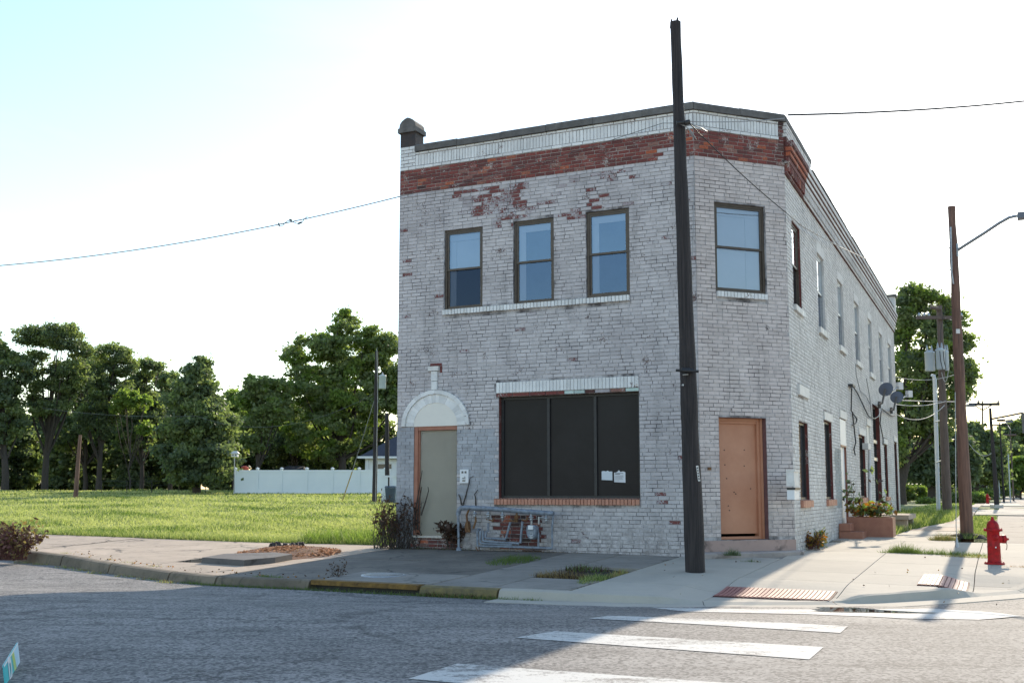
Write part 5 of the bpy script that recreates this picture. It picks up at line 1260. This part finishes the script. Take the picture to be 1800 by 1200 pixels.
# --- manhole cover, broken slab, stump
c = Vector(gp(674, 1011.3, zslab)); root = empty('manhole_cover', c, 'round ribbed steel manhole cover set in a concrete slab', 'manhole cover')
zz = c.z+.018; mb = MB(); mb.lathe((c.x, c.y, zz-.03), [(.345, 0), (.345, .03), (.30, .032), (.295, .026), (.001, .026)], 36); mb.build('cover_plate', M['galv'], root)
mb = MB()
for i in range(-8, 9):
    x = i*.034; l = math.sqrt(max(0, .28**2-x*x))
    if l > .02: a = TH+math.pi/2; mb.obox((c.x+x*math.cos(TH), c.y+x*math.sin(TH), zz+.006), l*2, .016, .014, a)
mb.build('rib', M['galv'], root)
mb = MB(); P = [(-1.72, 3.75), (-.62, 3.95), (-.42, 3.35), (-.5, 2.75), (-1.1, 2.5), (-1.85, 3.0)]
V = [(*ud(u, d), zslab(*ud(u, d))-.02) for u, d in P]+[(*ud(u*.985-.01, d*.99+.03), zslab(*ud(u, d))+.10) for u, d in P]; n = len(P)
mb.add(V, [tuple(range(n, 2*n))]+[(i, (i+1) % n, (i+1) % n+n, i+n) for i in range(n)]); M['slab_grey'] = concrete('grey_broken_slab', (.15, .14, .135), (.09, .085, .085), .8, .5, (.04, .04, .04))
thing1(mb, 'broken_slab', M['slab_grey'], 'raised broken grey slab edge beside the orange mulch', 'slab')
mb = MB(); rr = random.Random(3)
V = [(*ud(-1.75, 1.3), 0)]; P = [(-2.2, 2.7), (-1.2, 2.9), (-.45, 2.85), (-.15, 2.1), (-.55, 1.15), (-1.3, .6), (-2.1, .8), (-2.35, 1.7)]
n = len(P); cz = ud(-1.3, 1.8)
V = [(*cz, zslab(*cz)+.14)]+[(*ud(-1.3+(u+1.3)*.55, 1.8+(d-1.8)*.55), zslab(*ud(u, d))+.10+rr.uniform(-.02, .03)) for u, d in P]+[(*ud(u, d), zslab(*ud(u, d))-.01) for u, d in P]
mb.add(V, [(0, i+1, (i+1) % n+1) for i in range(n)]+[(i+1, i+1+n, (i+1) % n+1+n, (i+1) % n+1) for i in range(n)]); 
tag(mb.build('mulch_bed', M['mulch']), kind='structure')
mb = MB(); rr = random.Random(5)
for i in range(1400):
    k = rr.random()**.5; q = rr.uniform(0, 2*math.pi); u, d = -1.3+1.0*k*math.cos(q), 1.8+1.0*k*math.sin(q); X, Y = ud(u, d); z = zslab(X, Y)+.02+.13*(1-k)
    mb.obox((X, Y, z+.01), rr.uniform(.03, .12), rr.uniform(.012, .03), .010, rr.uniform(0, 6), 0, rr.random(), Matrix.Rotation(rr.uniform(-.5, .5), 3, 'Y'))
tag(mb.build('mulch_chips', M['chips']), kind='stuff')
st = Vector((*ud(-1.75, 1.25), 0)); st.z = zslab(st.x, st.y); root = empty('tree_stump', st, 'charred black hollow tree stump in the orange mulch', 'stump')
mb = MB()
for k in range(30):
    q = 2*math.pi*k/30; r = .27+.04*math.sin(k*2.1); h = .10+.09*rr.random()
    mb.tube([(st.x+r*1.1*math.cos(q), st.y+r*.8*math.sin(q), st.z), (st.x+r*math.cos(q), st.y+r*.7*math.sin(q), st.z+h)], [.06, .03], 5)
mb.build('bark_ring', M['black_brick'], root)
mb = MB(); mb.lathe((st.x, st.y, st.z), [(.26, 0), (.25, .10), (.001, .11)], 14); mb.build('core', M['soil'], root)
# pits in the paving
for P, lab in (([(4.83, 2.35), (5.86, 2.35), (5.86, 4.05), (4.83, 4.05)], 'pit'),):
    mb = MB(); 
    us_, ds_2 = lin(4.83, 5.86, .15), lin(2.35, 4.05, .15)
    drape(mb, P, lambda X, Y: zslab(X, Y)-.05+.025*math.sin(X*9)*math.sin(Y*7), us_, ds_2); tag(mb.build('planting_pit', M['soil']), kind='structure')

# --- yard sign at the lower left
sy = 7.6; root = empty('yard_sign', at(30, 1215, sy), 'turquoise and lime yard sign with white lettering at the bottom left', 'sign')
tl, trp = Vector(at(5.5, 1168, 7.05)), Vector(at(30.5, 1127.5, 8.0))
ex = (trp-tl); dn_ = Vector((.10, -.0, -.62))
M['sign_teal'] = simple('sign_turquoise', (.03, .42, .50), (.05, .55, .55), 3, .4, 0); M['sign_lime'] = simple('sign_lime', (.50, .62, .12), (.35, .62, .35), 4, .4, 0); M['sign_sky'] = simple('sign_pale_blue', (.35, .62, .78), (.55, .72, .80), 3, .4, 0)
def SPt(a, b, k=0): n_ = ex.cross(dn_).normalized(); return tl+ex*a+dn_*b+n_*k
def patch(nm, P, mat, k, par): mb = MB(); mb.add([SPt(a, b, k) for a, b in P], [tuple(range(len(P)))]); return mb.build(nm, M[mat], par)
mb = MB(); mb.hexa([SPt(0, 1, .0), SPt(1, 1, .0), SPt(1, 1, .006), SPt(0, 1, .006), SPt(0, 0, 0), SPt(1, 0, 0), SPt(1, 0, .006), SPt(0, 0, .006)]); bd = mb.build('board', M['sign_teal'], root)
for sgn, kk in ((1, .0075), (-1, -.0015)):
    patch('lime_band', [(.52, .0), (.66, .0), (.86, .62), (.92, 1), (.80, 1), (.72, .62)], 'sign_lime', kk, bd)
    patch('blue_band', [(.66, .0), (1, .0), (1, .9), (.9, .62)], 'sign_sky', kk, bd)
    patch('white_edge', [(0, 0), (1, 0), (1, .02), (0, .02)], 'white', kk+sgn*.001, bd)
rot = Matrix((ex.normalized(), -dn_.normalized(), ex.cross(-dn_).normalized())).transposed()
for s_, a, b, sz in (('SO', .36, .27, .44), ('LD', .42, .66, .36)):
    for kk in (.0085, -.0035):
        pass
txt_rot = rot
text('B', SPt(.32, .27, -.004), .46, txt_rot, M['white'], bd); text('r', SPt(.74, .66, -.004), .40, txt_rot, M['white'], bd); text('E', SPt(.40, .72, -.004), .34, txt_rot, M['white'], bd)
mb = MB(); 
for a in (.2, .8): mb.tube([SPt(a, .9, .003), SPt(a, 1.45, .003)], .006, 5)
mb.build('stake', M['galv'], root)
# ================================================================ VEGETATION
def leaf_mesh(name, C, S, mats, mi=None, aspect=1.6, flat=0.0, rr=None):
    """diamond leaves: C (n,3) centres, S (n,) sizes"""
    rr = rr or rng; n = len(C); a = rr.normal(size=(n, 3)); a[:, 2] *= (1-flat); a /= np.linalg.norm(a, axis=1)[:, None]
    b = np.cross(a, rr.normal(size=(n, 3))); b /= np.linalg.norm(b, axis=1)[:, None]
    nn = np.cross(a, b)
    V = np.empty((n, 4, 3)); s = S[:, None]
    V[:, 0] = C-a*s*aspect/2; V[:, 1] = C+b*s/2+nn*s*.12; V[:, 2] = C+a*s*aspect/2; V[:, 3] = C-b*s/2+nn*s*.12
    me = bpy.data.meshes.new(name); me.vertices.add(4*n); me.vertices.foreach_set('co', V.reshape(-1))
    me.loops.add(4*n); me.loops.foreach_set('vertex_index', np.arange(4*n, dtype=np.int32))
    me.polygons.add(n); me.polygons.foreach_set('loop_start', np.arange(0, 4*n, 4, dtype=np.int32))
    for m in mats: me.materials.append(m)
    if mi is not None: me.polygons.foreach_set('material_index', mi.astype(np.int32))
    at_ = me.attributes.new('rnd', 'FLOAT', 'FACE'); at_.data.foreach_set('value', rr.random(n).astype(np.float32))
    me.update(calc_edges=True); return me
def tree(px, py_base, Y, blobs, label, nleaf=9000, leaf=.24, mats=('leaf',), trunk_r=.22, trunk_px=None, clump=.75, ncl=70, group=None, name='tree', cat='tree', fill=.55, limbs=10, zb=None, lean=0):
    """blobs: list of (px, py, rx_px, ry_px, weight) giving the crown as seen; depth radius follows rx"""
    b = at(px, py_base, Y); z0 = zterr(b[0], Y) if zb is None else zb; root = empty(name, (b[0], b[1], z0), label, cat, group)
    nleaf = int(nleaf*1.35); ncl = int(ncl*2.3); clump *= .68; leaf *= .84
    k = Y/F_PX; cl = []; wts = np.array([q[2]*q[3]*(q[4] if len(q) > 4 else 1) for q in blobs], float); wts /= wts.sum()
    for i, q in enumerate(blobs):
        c = np.array(at(q[0], q[1], Y)); m = max(2, int(ncl*wts[i]))
        d = rng.normal(size=(m, 3)); d /= np.linalg.norm(d, axis=1)[:, None]; r = (fill+(1-fill)*rng.random(m))[:, None]**.6
        P = c+d*r*np.array([q[2]*k-.3*clump, min(q[2]*k, 3.2)*1.0, q[3]*k-.3*clump]); cl.append(P)
    cl = np.concatenate(cl); m = len(cl); rad = clump*(.55+.75*rng.random(m))
    per = rng.multinomial(nleaf, rad**2/(rad**2).sum()); idx = np.repeat(np.arange(m), per); n = len(idx)
    d = rng.normal(size=(n, 3)); d /= np.linalg.norm(d, axis=1)[:, None]; rr_ = rng.random(n)**.6*(1+.9*(rng.random(n)<.05))
    C = cl[idx]+d*(rr_*rad[idx])[:, None]*np.array([1.25, 1.25, .70])
    S = leaf*(.55+.8*rng.random(n))
    mi = rng.integers(0, len(mats), m)[idx]
    link('crown', leaf_mesh('crown', C, S, [M[q] for q in mats], mi), root)
    # trunk and limbs
    ztop = cl[:, 2].max(); zc = cl[:, 2].mean(); tx = b[0] if trunk_px is None else at(trunk_px, py_base, Y)[0]
    mb = MB(); T = [(tx+(cl[:, 0].mean()-tx)*((i/8)**1.6)*.9+rng.normal()*.06*(i > 0), Y+rng.normal()*.05*(i > 0), z0-.2+(zc+.35*(ztop-zc)-z0)*i/8) for i in range(9)]
    mb.tube(T, [trunk_r*(1-.8*i/8) for i in range(9)], 8)
    for i in rng.choice(m, min(limbs, m), replace=False):
        j = int(np.clip((cl[i, 2]-z0)/(zc-z0)*3.0, 2, 6)); p = Vector(T[j]); q = Vector(cl[i]); mid = p.lerp(q, .5)+Vector((0, 0, -.12*(q-p).length+.25))
        mb.tube([p, mid, q], [trunk_r*.38, trunk_r*.24, .03], 5)
    mb.build('trunk', M['bark'], root); return root
GL = 'trees along the far edge of the left field'
L2 = ('leaf', 'leaf_dark')
tree(8, 862, 80, [(0, 610, 42, 34), (15, 655, 38, 40), (-20, 700, 50, 55), (15, 740, 28, 40)], 'leftmost tree cut by the left frame edge', 13000, .23, L2, .3, ncl=90, group=GL)
tree(78, 862, 83, [(62, 590, 32, 20), (105, 592, 42, 26), (140, 615, 20, 18), (60, 640, 28, 26), (85, 700, 36, 40), (120, 660, 36, 34)], 'flat-topped tall tree with see-through umbrella crown, second from left', 23000, .16, L2, .3, ncl=105, group=GL, limbs=18)
tree(172, 862, 88, [(195, 622, 36, 20), (215, 640, 24, 24), (175, 655, 34, 30), (200, 700, 38, 36), (168, 740, 34, 40)], 'tree with bare gaps and lit tuft right of the flat-topped tree', 20000, .17, L2, .26, ncl=90, group=GL, limbs=16)
tree(248, 862, 92, [(262, 646, 24, 20), (240, 680, 26, 26), (262, 715, 26, 28), (235, 760, 34, 40)], 'small thin-crowned tree left of the dense dark maple', 10000, .22, L2, .22, ncl=64, group=GL, limbs=14)
tree(228, 850, 86, [(222, 700, 22, 16), (205, 716, 14, 12), (248, 706, 18, 14), (254, 752, 14, 12)], 'bright sunlit sapling crown glowing in front of the darker trees', 3200, .20, ('leaf_bright',), .08, ncl=30, group=GL, clump=.5)
tree(345, 867, 70, [(347, 628, 7, 10), (346, 652, 22, 18), (346, 680, 40, 24), (347, 712, 56, 30), (350, 750, 72, 42), (352, 800, 76, 38), (352, 832, 60, 22), (362, 636, 6, 10), (330, 648, 7, 10)], 'dense dark green maple with rounded cone shape, nearest of the tree line', 26000, .21, ('leaf_dark', 'leaf', 'leaf_dark'), .3, ncl=150, group=GL, fill=.35, clump=.8)
tree(452, 862, 88, [(455, 680, 30, 24), (475, 720, 36, 34), (450, 760, 32, 36), (440, 700, 20, 22), (490, 690, 22, 30)], 'mid-size tree filling the gap between maple and tallest tree', 14000, .24, ('leaf', 'leaf', 'leaf_bright'), .25, ncl=80, group=GL)
tree(600, 862, 92, [(605, 570, 26, 30), (560, 610, 40, 30), (520, 625, 26, 26), (620, 620, 46, 40), (652, 580, 14, 26), (560, 680, 70, 46), (620, 700, 76, 56), (570, 760, 80, 50), (655, 640, 34, 50), (685, 605, 22, 26), (700, 680, 40, 60)], 'tallest broad leafy tree behind the white fence', 40000, .25, ('leaf', 'leaf', 'leaf_bright'), .4, ncl=240, group=GL, fill=.4, limbs=22, clump=.9)
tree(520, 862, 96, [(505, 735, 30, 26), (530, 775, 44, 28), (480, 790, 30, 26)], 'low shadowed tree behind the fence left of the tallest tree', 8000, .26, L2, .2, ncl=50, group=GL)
tree(150, 862, 95, [(150, 640, 26, 22), (140, 690, 34, 34), (165, 735, 40, 34), (120, 760, 40, 34)], 'tree filling the gap behind the flat-topped and gappy trees', 12000, .24, ('leaf', 'leaf_dark'), .25, ncl=76, group=GL)
tree(298, 862, 97, [(292, 668, 20, 18), (300, 710, 30, 30), (290, 760, 36, 36)], 'tree half hidden behind the left side of the dense maple', 9000, .25, ('leaf', 'leaf_dark'), .22, ncl=60, group=GL)
tree(412, 862, 97, [(412, 705, 22, 22), (418, 750, 30, 34), (405, 790, 30, 30)], 'tree half hidden behind the right side of the dense maple', 8000, .25, ('leaf', 'leaf_bright'), .22, ncl=56, group=GL)
tree(760, 862, 96, [(740, 640, 40, 40), (790, 660, 44, 44), (760, 720, 60, 50), (770, 780, 60, 44)], 'broad leafy tree beyond the fence, hidden behind the left part of the building', 14000, .26, ('leaf', 'leaf_bright'), .35, ncl=90, group=GL)
# dark understorey
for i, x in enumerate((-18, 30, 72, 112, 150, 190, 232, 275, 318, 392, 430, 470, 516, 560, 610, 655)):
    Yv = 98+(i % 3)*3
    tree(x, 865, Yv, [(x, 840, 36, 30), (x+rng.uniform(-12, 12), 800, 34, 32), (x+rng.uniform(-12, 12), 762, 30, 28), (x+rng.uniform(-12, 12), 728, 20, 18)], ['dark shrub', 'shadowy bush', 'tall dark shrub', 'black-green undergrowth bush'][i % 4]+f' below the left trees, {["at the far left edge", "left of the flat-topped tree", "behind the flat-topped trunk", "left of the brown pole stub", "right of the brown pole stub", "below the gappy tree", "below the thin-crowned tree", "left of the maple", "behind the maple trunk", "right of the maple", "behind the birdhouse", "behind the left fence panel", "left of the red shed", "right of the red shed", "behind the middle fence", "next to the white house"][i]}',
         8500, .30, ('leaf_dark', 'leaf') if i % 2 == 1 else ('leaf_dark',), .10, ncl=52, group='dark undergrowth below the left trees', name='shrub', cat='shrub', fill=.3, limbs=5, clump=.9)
# right-hand side
GR = 'trees beyond the side street grass'
tree(1590, 880, 58, [(1605, 525, 30, 24), (1640, 540, 34, 30), (1580, 560, 24, 46), (1665, 575, 34, 36), (1630, 600, 56, 46), (1690, 600, 18, 26), (1600, 660, 46, 50), (1660, 670, 48, 50), (1690, 665, 24, 34), (1600, 730, 40, 44), (1645, 740, 34, 40), (1570, 780, 24, 40)], 'big spreading tree rising above the far end of the side wall', 30000, .16, ('leaf', 'leaf', 'leaf_bright', 'leaf_dark'), .30, trunk_px=1585, ncl=230, group=GR, limbs=30, clump=.62, fill=.75)
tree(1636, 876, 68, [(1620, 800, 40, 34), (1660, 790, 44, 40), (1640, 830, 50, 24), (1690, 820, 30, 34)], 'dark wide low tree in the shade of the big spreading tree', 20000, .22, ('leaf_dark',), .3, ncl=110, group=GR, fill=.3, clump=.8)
tree(1716, 878, 75, [(1710, 765, 18, 24), (1730, 790, 26, 32), (1715, 820, 34, 30), (1742, 835, 22, 20), (1745, 780, 12, 12)], 'medium dark tree between the brown pole and stubby black pole', 14000, .22, ('leaf_dark', 'leaf'), .22, ncl=80, group=GR)
tree(1788, 875, 120, [(1782, 765, 26, 26), (1800, 800, 40, 34), (1775, 830, 22, 22), (1808, 750, 20, 24)], 'far hazy blue-green tree at the right edge', 12000, .34, ('leaf_dark', 'leaf'), .3, ncl=80, group=GR)
tree(1796, 874, 95, [(1795, 822, 18, 20), (1802, 846, 24, 16)], 'small bright green tree low at the right edge', 5000, .26, ('leaf_bright',), .12, ncl=36, group=GR, clump=.6)
tree(1765, 870, 118, [(1762, 840, 18, 20), (1755, 810, 12, 16)], 'small pale tree between the far poles', 4000, .32, ('leaf',), .15, ncl=30, group=GR)
for i, (x, y0, Y, w, h, lab) in enumerate(((1590, 872, 72, 20, 20, 'light green bush beside the far building corner'), (1612, 870, 73, 18, 18, 'light green bush left of the dark low trunk'), (1627, 885, 62, 16, 8, 'low mound bush on the bright lawn'), (1660, 868, 70, 16, 20, 'bush just behind the transformer pole'),
        (1682, 880, 62, 16, 12, 'bush left of the brown pole'), (1716, 880, 62, 14, 14, 'bush right of the brown pole'), (1735, 872, 72, 12, 12, 'bush behind the distant red hydrant'))):
    tree(x, y0+5, Y, [(x, y0-h*.3, w, h*.7), (x+w*.3, y0, w*.8, h*.5)], lab, 3200, .13, ('leaf_bright', 'weed') if i != 3 else ('leaf', 'leaf_dark'), .04, ncl=30, group='bushes on the side lawn', name='bush', cat='bush', fill=.2, limbs=4, clump=.38)

for i, x in enumerate((1578, 1606, 1634, 1664, 1692, 1720, 1748, 1776, 1802)):
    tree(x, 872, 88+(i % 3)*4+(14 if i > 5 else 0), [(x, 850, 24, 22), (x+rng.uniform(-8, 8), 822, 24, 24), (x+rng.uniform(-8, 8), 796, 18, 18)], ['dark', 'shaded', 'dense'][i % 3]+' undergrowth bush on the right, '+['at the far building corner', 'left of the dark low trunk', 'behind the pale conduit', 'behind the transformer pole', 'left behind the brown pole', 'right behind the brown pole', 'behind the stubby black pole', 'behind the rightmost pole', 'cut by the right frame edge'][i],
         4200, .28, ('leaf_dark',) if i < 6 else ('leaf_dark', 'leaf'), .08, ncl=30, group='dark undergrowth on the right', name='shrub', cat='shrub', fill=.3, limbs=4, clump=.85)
# ---- grass: blades as thin triangles
def blades(name, XY, zf, H, Wd, mat, lean=.35, label='grass', rr=None, mats=None, mi=None):
    rr = rr or rng; n = len(XY); V = np.empty((n, 3, 3)); q = rr.random(n)*2*np.pi; z = np.array([zf(x, y) for x, y in XY])
    a = np.stack([np.cos(q), np.sin(q)], 1); w = (Wd*(.6+.8*rr.random(n)))[:, None]; h = H*(.5+rr.random(n))
    V[:, 0, :2] = XY-a*w/2; V[:, 1, :2] = XY+a*w/2; V[:, 0, 2] = V[:, 1, 2] = z-.01
    V[:, 2, :2] = XY+rr.normal(size=(n, 2))*(h*lean)[:, None]; V[:, 2, 2] = z+h
    me = bpy.data.meshes.new(name); me.vertices.add(3*n); me.vertices.foreach_set('co', V.reshape(-1)); me.loops.add(3*n); me.loops.foreach_set('vertex_index', np.arange(3*n, dtype=np.int32))
    me.polygons.add(n); me.polygons.foreach_set('loop_start', np.arange(0, 3*n, 3, dtype=np.int32))
    mm = [M[k] for k in (mats or [mat])]
    for m in mm: me.materials.append(m)
    if len(mm) > 1: me.polygons.foreach_set('material_index', (mi if mi is not None else rr.integers(0, len(mm), n)).astype(np.int32))
    at_ = me.attributes.new('rnd', 'FLOAT', 'FACE'); at_.data.foreach_set('value', rr.random(n).astype(np.float32)); me.update(calc_edges=True)
    o = link(name, me); tag(o, kind='stuff'); return o
def scatter_field(n, y0, y1, keep, xr=(-.56, .56)):
    r = rng.random(n); Y = 1/(1/y0-r*(1/y0-1/y1)); X = Y*(xr[0]+(xr[1]-xr[0])*rng.random(n)); k = np.array([keep(x, y) for x, y in zip(X, Y)]); return np.stack([X[k], Y[k]], 1)
zlw = lambda X, Y: zside(X, Y)-.03
XY = scatter_field(280000, 21.5, 80, lambda x, y: dfront(x, y) < -.80-.06*math.sin(x*7) and ufront(x, y) < -.1, (-.75, .02))
def field_mi(P):
    x, y = P[:, 0], P[:, 1]; f = np.sin(x*.9+2*np.sin(y*.31))+np.sin(y*.8+1.3*np.sin(x*.5))+.6*np.sin(x*2.7+y*1.9)+rng.normal(size=len(x))*1.1
    return np.where(f > .5, 1, np.where(f < -1.5, 2, 0))
Hs = .042+.0007*XY[:, 1]; patchy = .75+.5*np.sin(XY[:, 0]*.7+np.sin(XY[:, 1]*.5)*2)*np.sin(XY[:, 1]*.33+XY[:, 0]*.2)
blades('grass', XY, zlw, Hs*np.clip(patchy+.25, .5, 1.5), .010+.0011*XY[:, 1], None, .55, mats=['grass', 'grass_pale', 'grass_dark'], mi=field_mi(XY))
XY = scatter_field(60000, 22, 80, lambda x, y: (ufront(x, y) > 7.7) and dfront(x, y) < -9.2 and not (8.75+.95*sm(0, 1, (-9-dfront(x, y))/9) < ufront(x, y) < 10.18) and ufront(x, y) < 10.9 and not (dfront(x, y) < -22 and 10.1 < ufront(x, y)), (.32, .50))
tall = np.array([1.0 if ufront(x, y) < 9.8 and dfront(x, y) > -24 else .35 for x, y in XY])
blades('grass', XY, zlw, (.10+.002*XY[:, 1])*tall, .010+.0009*XY[:, 1], None, .5, mats=['grass', 'grass_dark'])
# longer fringe along the field edge and the wall corner
n = 9000; u = -rng.random(n)*14; d = -.82-rng.random(n)**2*.5; XY = np.array([ud(a, b) for a, b in zip(u, d)])
blades('grass', XY, zlw, np.full(n, .13), .016, None, .5, mats=['grass_dark', 'grass'])
n = 3500; u = -.1-rng.random(n)**1.3*3.0; d = -.9-rng.random(n)*1.3; XY = np.array([ud(a, b) for a, b in zip(u, d)])
blades('grass', XY, zlw, np.full(n, .26), .02, None, .45, mats=['grass_dark', 'leaf_bright'])
def tuft(u, d, ru, rd, n, h, mats, zf=None, lab=None, w=.012, name='weed_patch', lean=.6):
    q = rng.random(n)*2*np.pi; r = np.sqrt(rng.random(n)); XY = np.array([ud(u+ru*a*math.cos(b), d+rd*a*math.sin(b)) for a, b in zip(r, q)])
    o = blades(name, XY, zf or (lambda X, Y: zslab(X, Y)-.02), np.full(n, h)*(1.15-.6*r), w, None, lean, mats=mats); o['kind'] = 'stuff'; return o
zrd = lambda X, Y: zroad_facet(X, Y)
tuft(3.5, 1.9, .35, .8, 900, .12, ['grass_dark'])
tuft(5.75, 4.1, .14, .55, 500, .10, ['grass_dark', 'grass']); tuft(5.8, 3.1, .1, .4, 200, .08, ['straw', 'grass'])
tuft(5.2, 3.9, .5, .12, 500, .12, ['straw', 'straw', 'dry']); tuft(5.1, 2.7, .4, .25, 260, .10, ['grass_dark', 'dry'])
tuft(10.0, -2.35, 1.0, .12, 1300, .11, ['weed', 'grass_dark']); tuft(9.45, -2.5, .28, .14, 700, .16, ['weed']); tuft(10.6, -2.0, .5, .12, 500, .08, ['grass', 'straw'])
tuft(11.6, -.5, .6, .05, 260, .05, ['straw', 'autumn'])
tuft(9.9, -7.1, .28, .3, 700, .16, ['weed', 'straw']); tuft(10.4, -9.5, .25, 1.3, 1200, .16, ['grass', 'grass_dark'])
tuft(8.4, -10.6, .35, .25, 700, .20, ['grass', 'grass_dark']); tuft(-.8, 2.0, .25, .2, 260, .12, ['leaf_bright', 'grass_dark']); tuft(-1.0, 3.0, .12, .1, 90, .08, ['grass'])
tuft(.9, 5.25, .3, .08, 260, .06, ['grass_dark'])
tuft(7.25, .45, .18, .06, 120, .06, ['leaf_dark']); tuft(6.85, .1, .15, .05, 160, .10, ['leaf_dark'], lambda X, Y: .03)
for a in (-8.6, -6.9, -6.2, -5.0, -4.2, -3.4, -2.4, -1.6, -.9):
    dd_ = kd(a)
    tuft(a, dd_+.14+rng.random()*.1, .25, .06, 90, .05, ['grass', 'straw'], zrd); 
    if rng.random() < .6: tuft(a+.3, dd_-.22, .2, .04, 70, .05, ['grass', 'straw'])
for k in range(26):   # moss and grass in the gutter by the inlet and old kerb
    a = -.5+k*.24; tuft(a, kd(a)+.10, .16, .05, 70, .05, ['grass_dark', 'weed'], zrd)
for k in range(8): a = 3.9+k*.14; tuft(a, kd(a)+.07, .1, .06, 80, .07, ['straw', 'grass_dark', 'dry'], zrd)
# stems and dry leaves
def stems(name, base, n, h, spread, matstem, leafm, label, cat, group=None, nl=400, ls=.06, arch=.25, droop=True, tr=.006, width=None, wig=.012):
    root = empty(name, base, label, cat, group); mb = MB(); tips = []
    for i in range(n):
        q = rng.random()*2*math.pi; r = spread*math.sqrt(rng.random()); hh = h*(.45+.6*rng.random()); bx = base[0]+(rng.random()-.5)*(width or spread)*EF[0]; by = base[1]+(rng.random()-.5)*(width or spread)*EF[1]
        P = []
        for k in range(6):
            t = k/5; P.append((bx+r*math.cos(q)*t**1.5+rng.normal()*wig, by+r*math.sin(q)*t**1.5*.6+rng.normal()*wig, base[2]+hh*(t-(arch*t**3 if droop else 0))))
        mb.tube(P, [tr*(1-.7*k/5) for k in range(6)], 4); tips += P[2:]
        if rng.random() < .8:
            j = 2+int(rng.random()*3); p = Vector(P[j]); mb.tube([p, p+Vector((rng.normal()*.12, rng.normal()*.08, .10+.1*rng.random()))*h], [tr*.5, tr*.3], 4)
    mb.build('stem', M[matstem], root)
    if nl:
        T = np.array(tips); C = T[rng.integers(0, len(T), nl)]+rng.normal(size=(nl, 3))*np.array([.05, .05, .06])
        link('foliage', leaf_mesh('foliage', C, np.full(nl, ls)*(.6+.8*rng.random(nl)), [M[k] for k in leafm], rng.integers(0, len(leafm), nl), 2.2), root)
    return root
x, y = ud(.12, .12); stems('dead_vine', (x, y, 0), 95, 1.35, .16, 'bark', ['dry'], 'dead brown creeper climbing the left building corner and door frame', 'vine', nl=520, ls=.036, width=.95, tr=.007, wig=.05)
x, y = ud(-.25, -.2); stems('dry_weeds', (x, y, 0), 14, .95, .3, 'bark', ['weed', 'dry', 'leaf_bright'], 'half green weeds against the lawn left of the building corner', 'weeds', nl=230, ls=.06, width=.4)
x, y = ud(1.36, .12); stems('dry_weeds', (x, y, .05), 12, .65, .25, 'bark', ['dry'], 'dry twiggy weeds right of the beige board by the gas pipes', 'weeds', nl=170, ls=.06, width=.25)
mb = MB()
for pts in (((728, 930), (731, 890), (738, 850), (742, 826)), ((733, 930), (736, 880), (741, 855)), ((813, 889), (818, 872), (822, 858), (826, 840), (832, 836)), ((836, 888), (836, 875), (834, 868), (840, 860)), ((740, 905), (748, 880), (753, 862), (752, 855)), ((811, 887), (809, 875), (806, 868))):
    mb.tube([wpx('F', a, b, .03) for a, b in pts], [.016, .013, .010, .008, .006][:len(pts)], 5)
thing1(mb, 'dead_vine', M['bark'], 'bare brown creeper stems clinging to the wall around the left door', 'vine')
b = gp(22, 972, zslab); b = (b[0], b[1], b[2]-.12); stems('red_shrub', b, 130, .75, .48, 'red_twig', ['red_twig', 'straw'], 'reddish-brown twiggy dead shrub on the left kerb', 'shrub', nl=900, ls=.05, arch=.1, width=.55, tr=.007)
x, y = ud(8.25, -8.2)
rp = stems('planter_plants', (x, y, .55), 34, .36, .45, 'bark', ['autumn', 'autumn', 'leaf', 'leaf_bright'], 'orange-tinged leafy plants growing in the salmon planter', 'plant', nl=420, ls=.06, width=.7, arch=.4)
x, y = ud(8.15, -8.3); stems('planter_plants', (x, y, .5), 7, 1.5, .55, 'bark', ['leaf_dark', 'dry'], 'tall bare arching stems standing up from the planter', 'plant', nl=70, ls=.08, width=.9, arch=.25)
x, y = ud(7.72, -6.9+4.6); stems('rust_weed', (*ud(7.78, -2.6), .02), 40, .42, .22, 'red_twig', ['autumn', 'autumn', 'dry'], 'rust-orange dead weed on the pavement at the side wall foot', 'weeds', nl=420, ls=.03, width=.25, arch=.3)
stems('green_weed', (*ud(7.76, -3.6), .02), 16, .36, .14, 'leaf_dark', ['grass_dark', 'leaf'], 'green weed at the side wall foot behind the rust-orange one', 'weeds', nl=260, ls=.04, width=.12)
x, y = ud(2.0, 5.0); stems('dead_stalks', (*ud(1.95, 4.9), zslab(*ud(1.95, 4.9))), 12, .28, .14, 'bark', ['dry'], 'few dead stalks sprouting beside the inlet slab', 'weeds', nl=60, ls=.02, width=.2, tr=.004)
# wall-foot debris
tuft(3.0, .10, 1.6, .06, 500, .05, ['dry', 'straw']); tuft(.9, .12, 1.2, .1, 700, .07, ['dry', 'leaf_dark']); tuft(4.6, .04, 1.6, .03, 300, .03, ['dry'])
# fallen leaves and small litter on the pavement
n = 170; u = np.concatenate([rng.uniform(-6, 2, 120), rng.uniform(6, 12, 50)]); d = np.array([kd(a)-.22-abs(rng.normal())*.2 if i < 125 else rng.uniform(-1.5, 5) for i, a in enumerate(u)])
C = np.array([(*ud(a, b), zslab(*ud(a, b))+.018) for a, b in zip(u, d)]); tag(link('fallen_leaves', leaf_mesh('fallen_leaves', C, np.full(n, .026), [M['autumn'], M['dry']], rng.integers(0, 2, n), 1.5, .8)), kind='stuff')
bpy.context.view_layer.update()
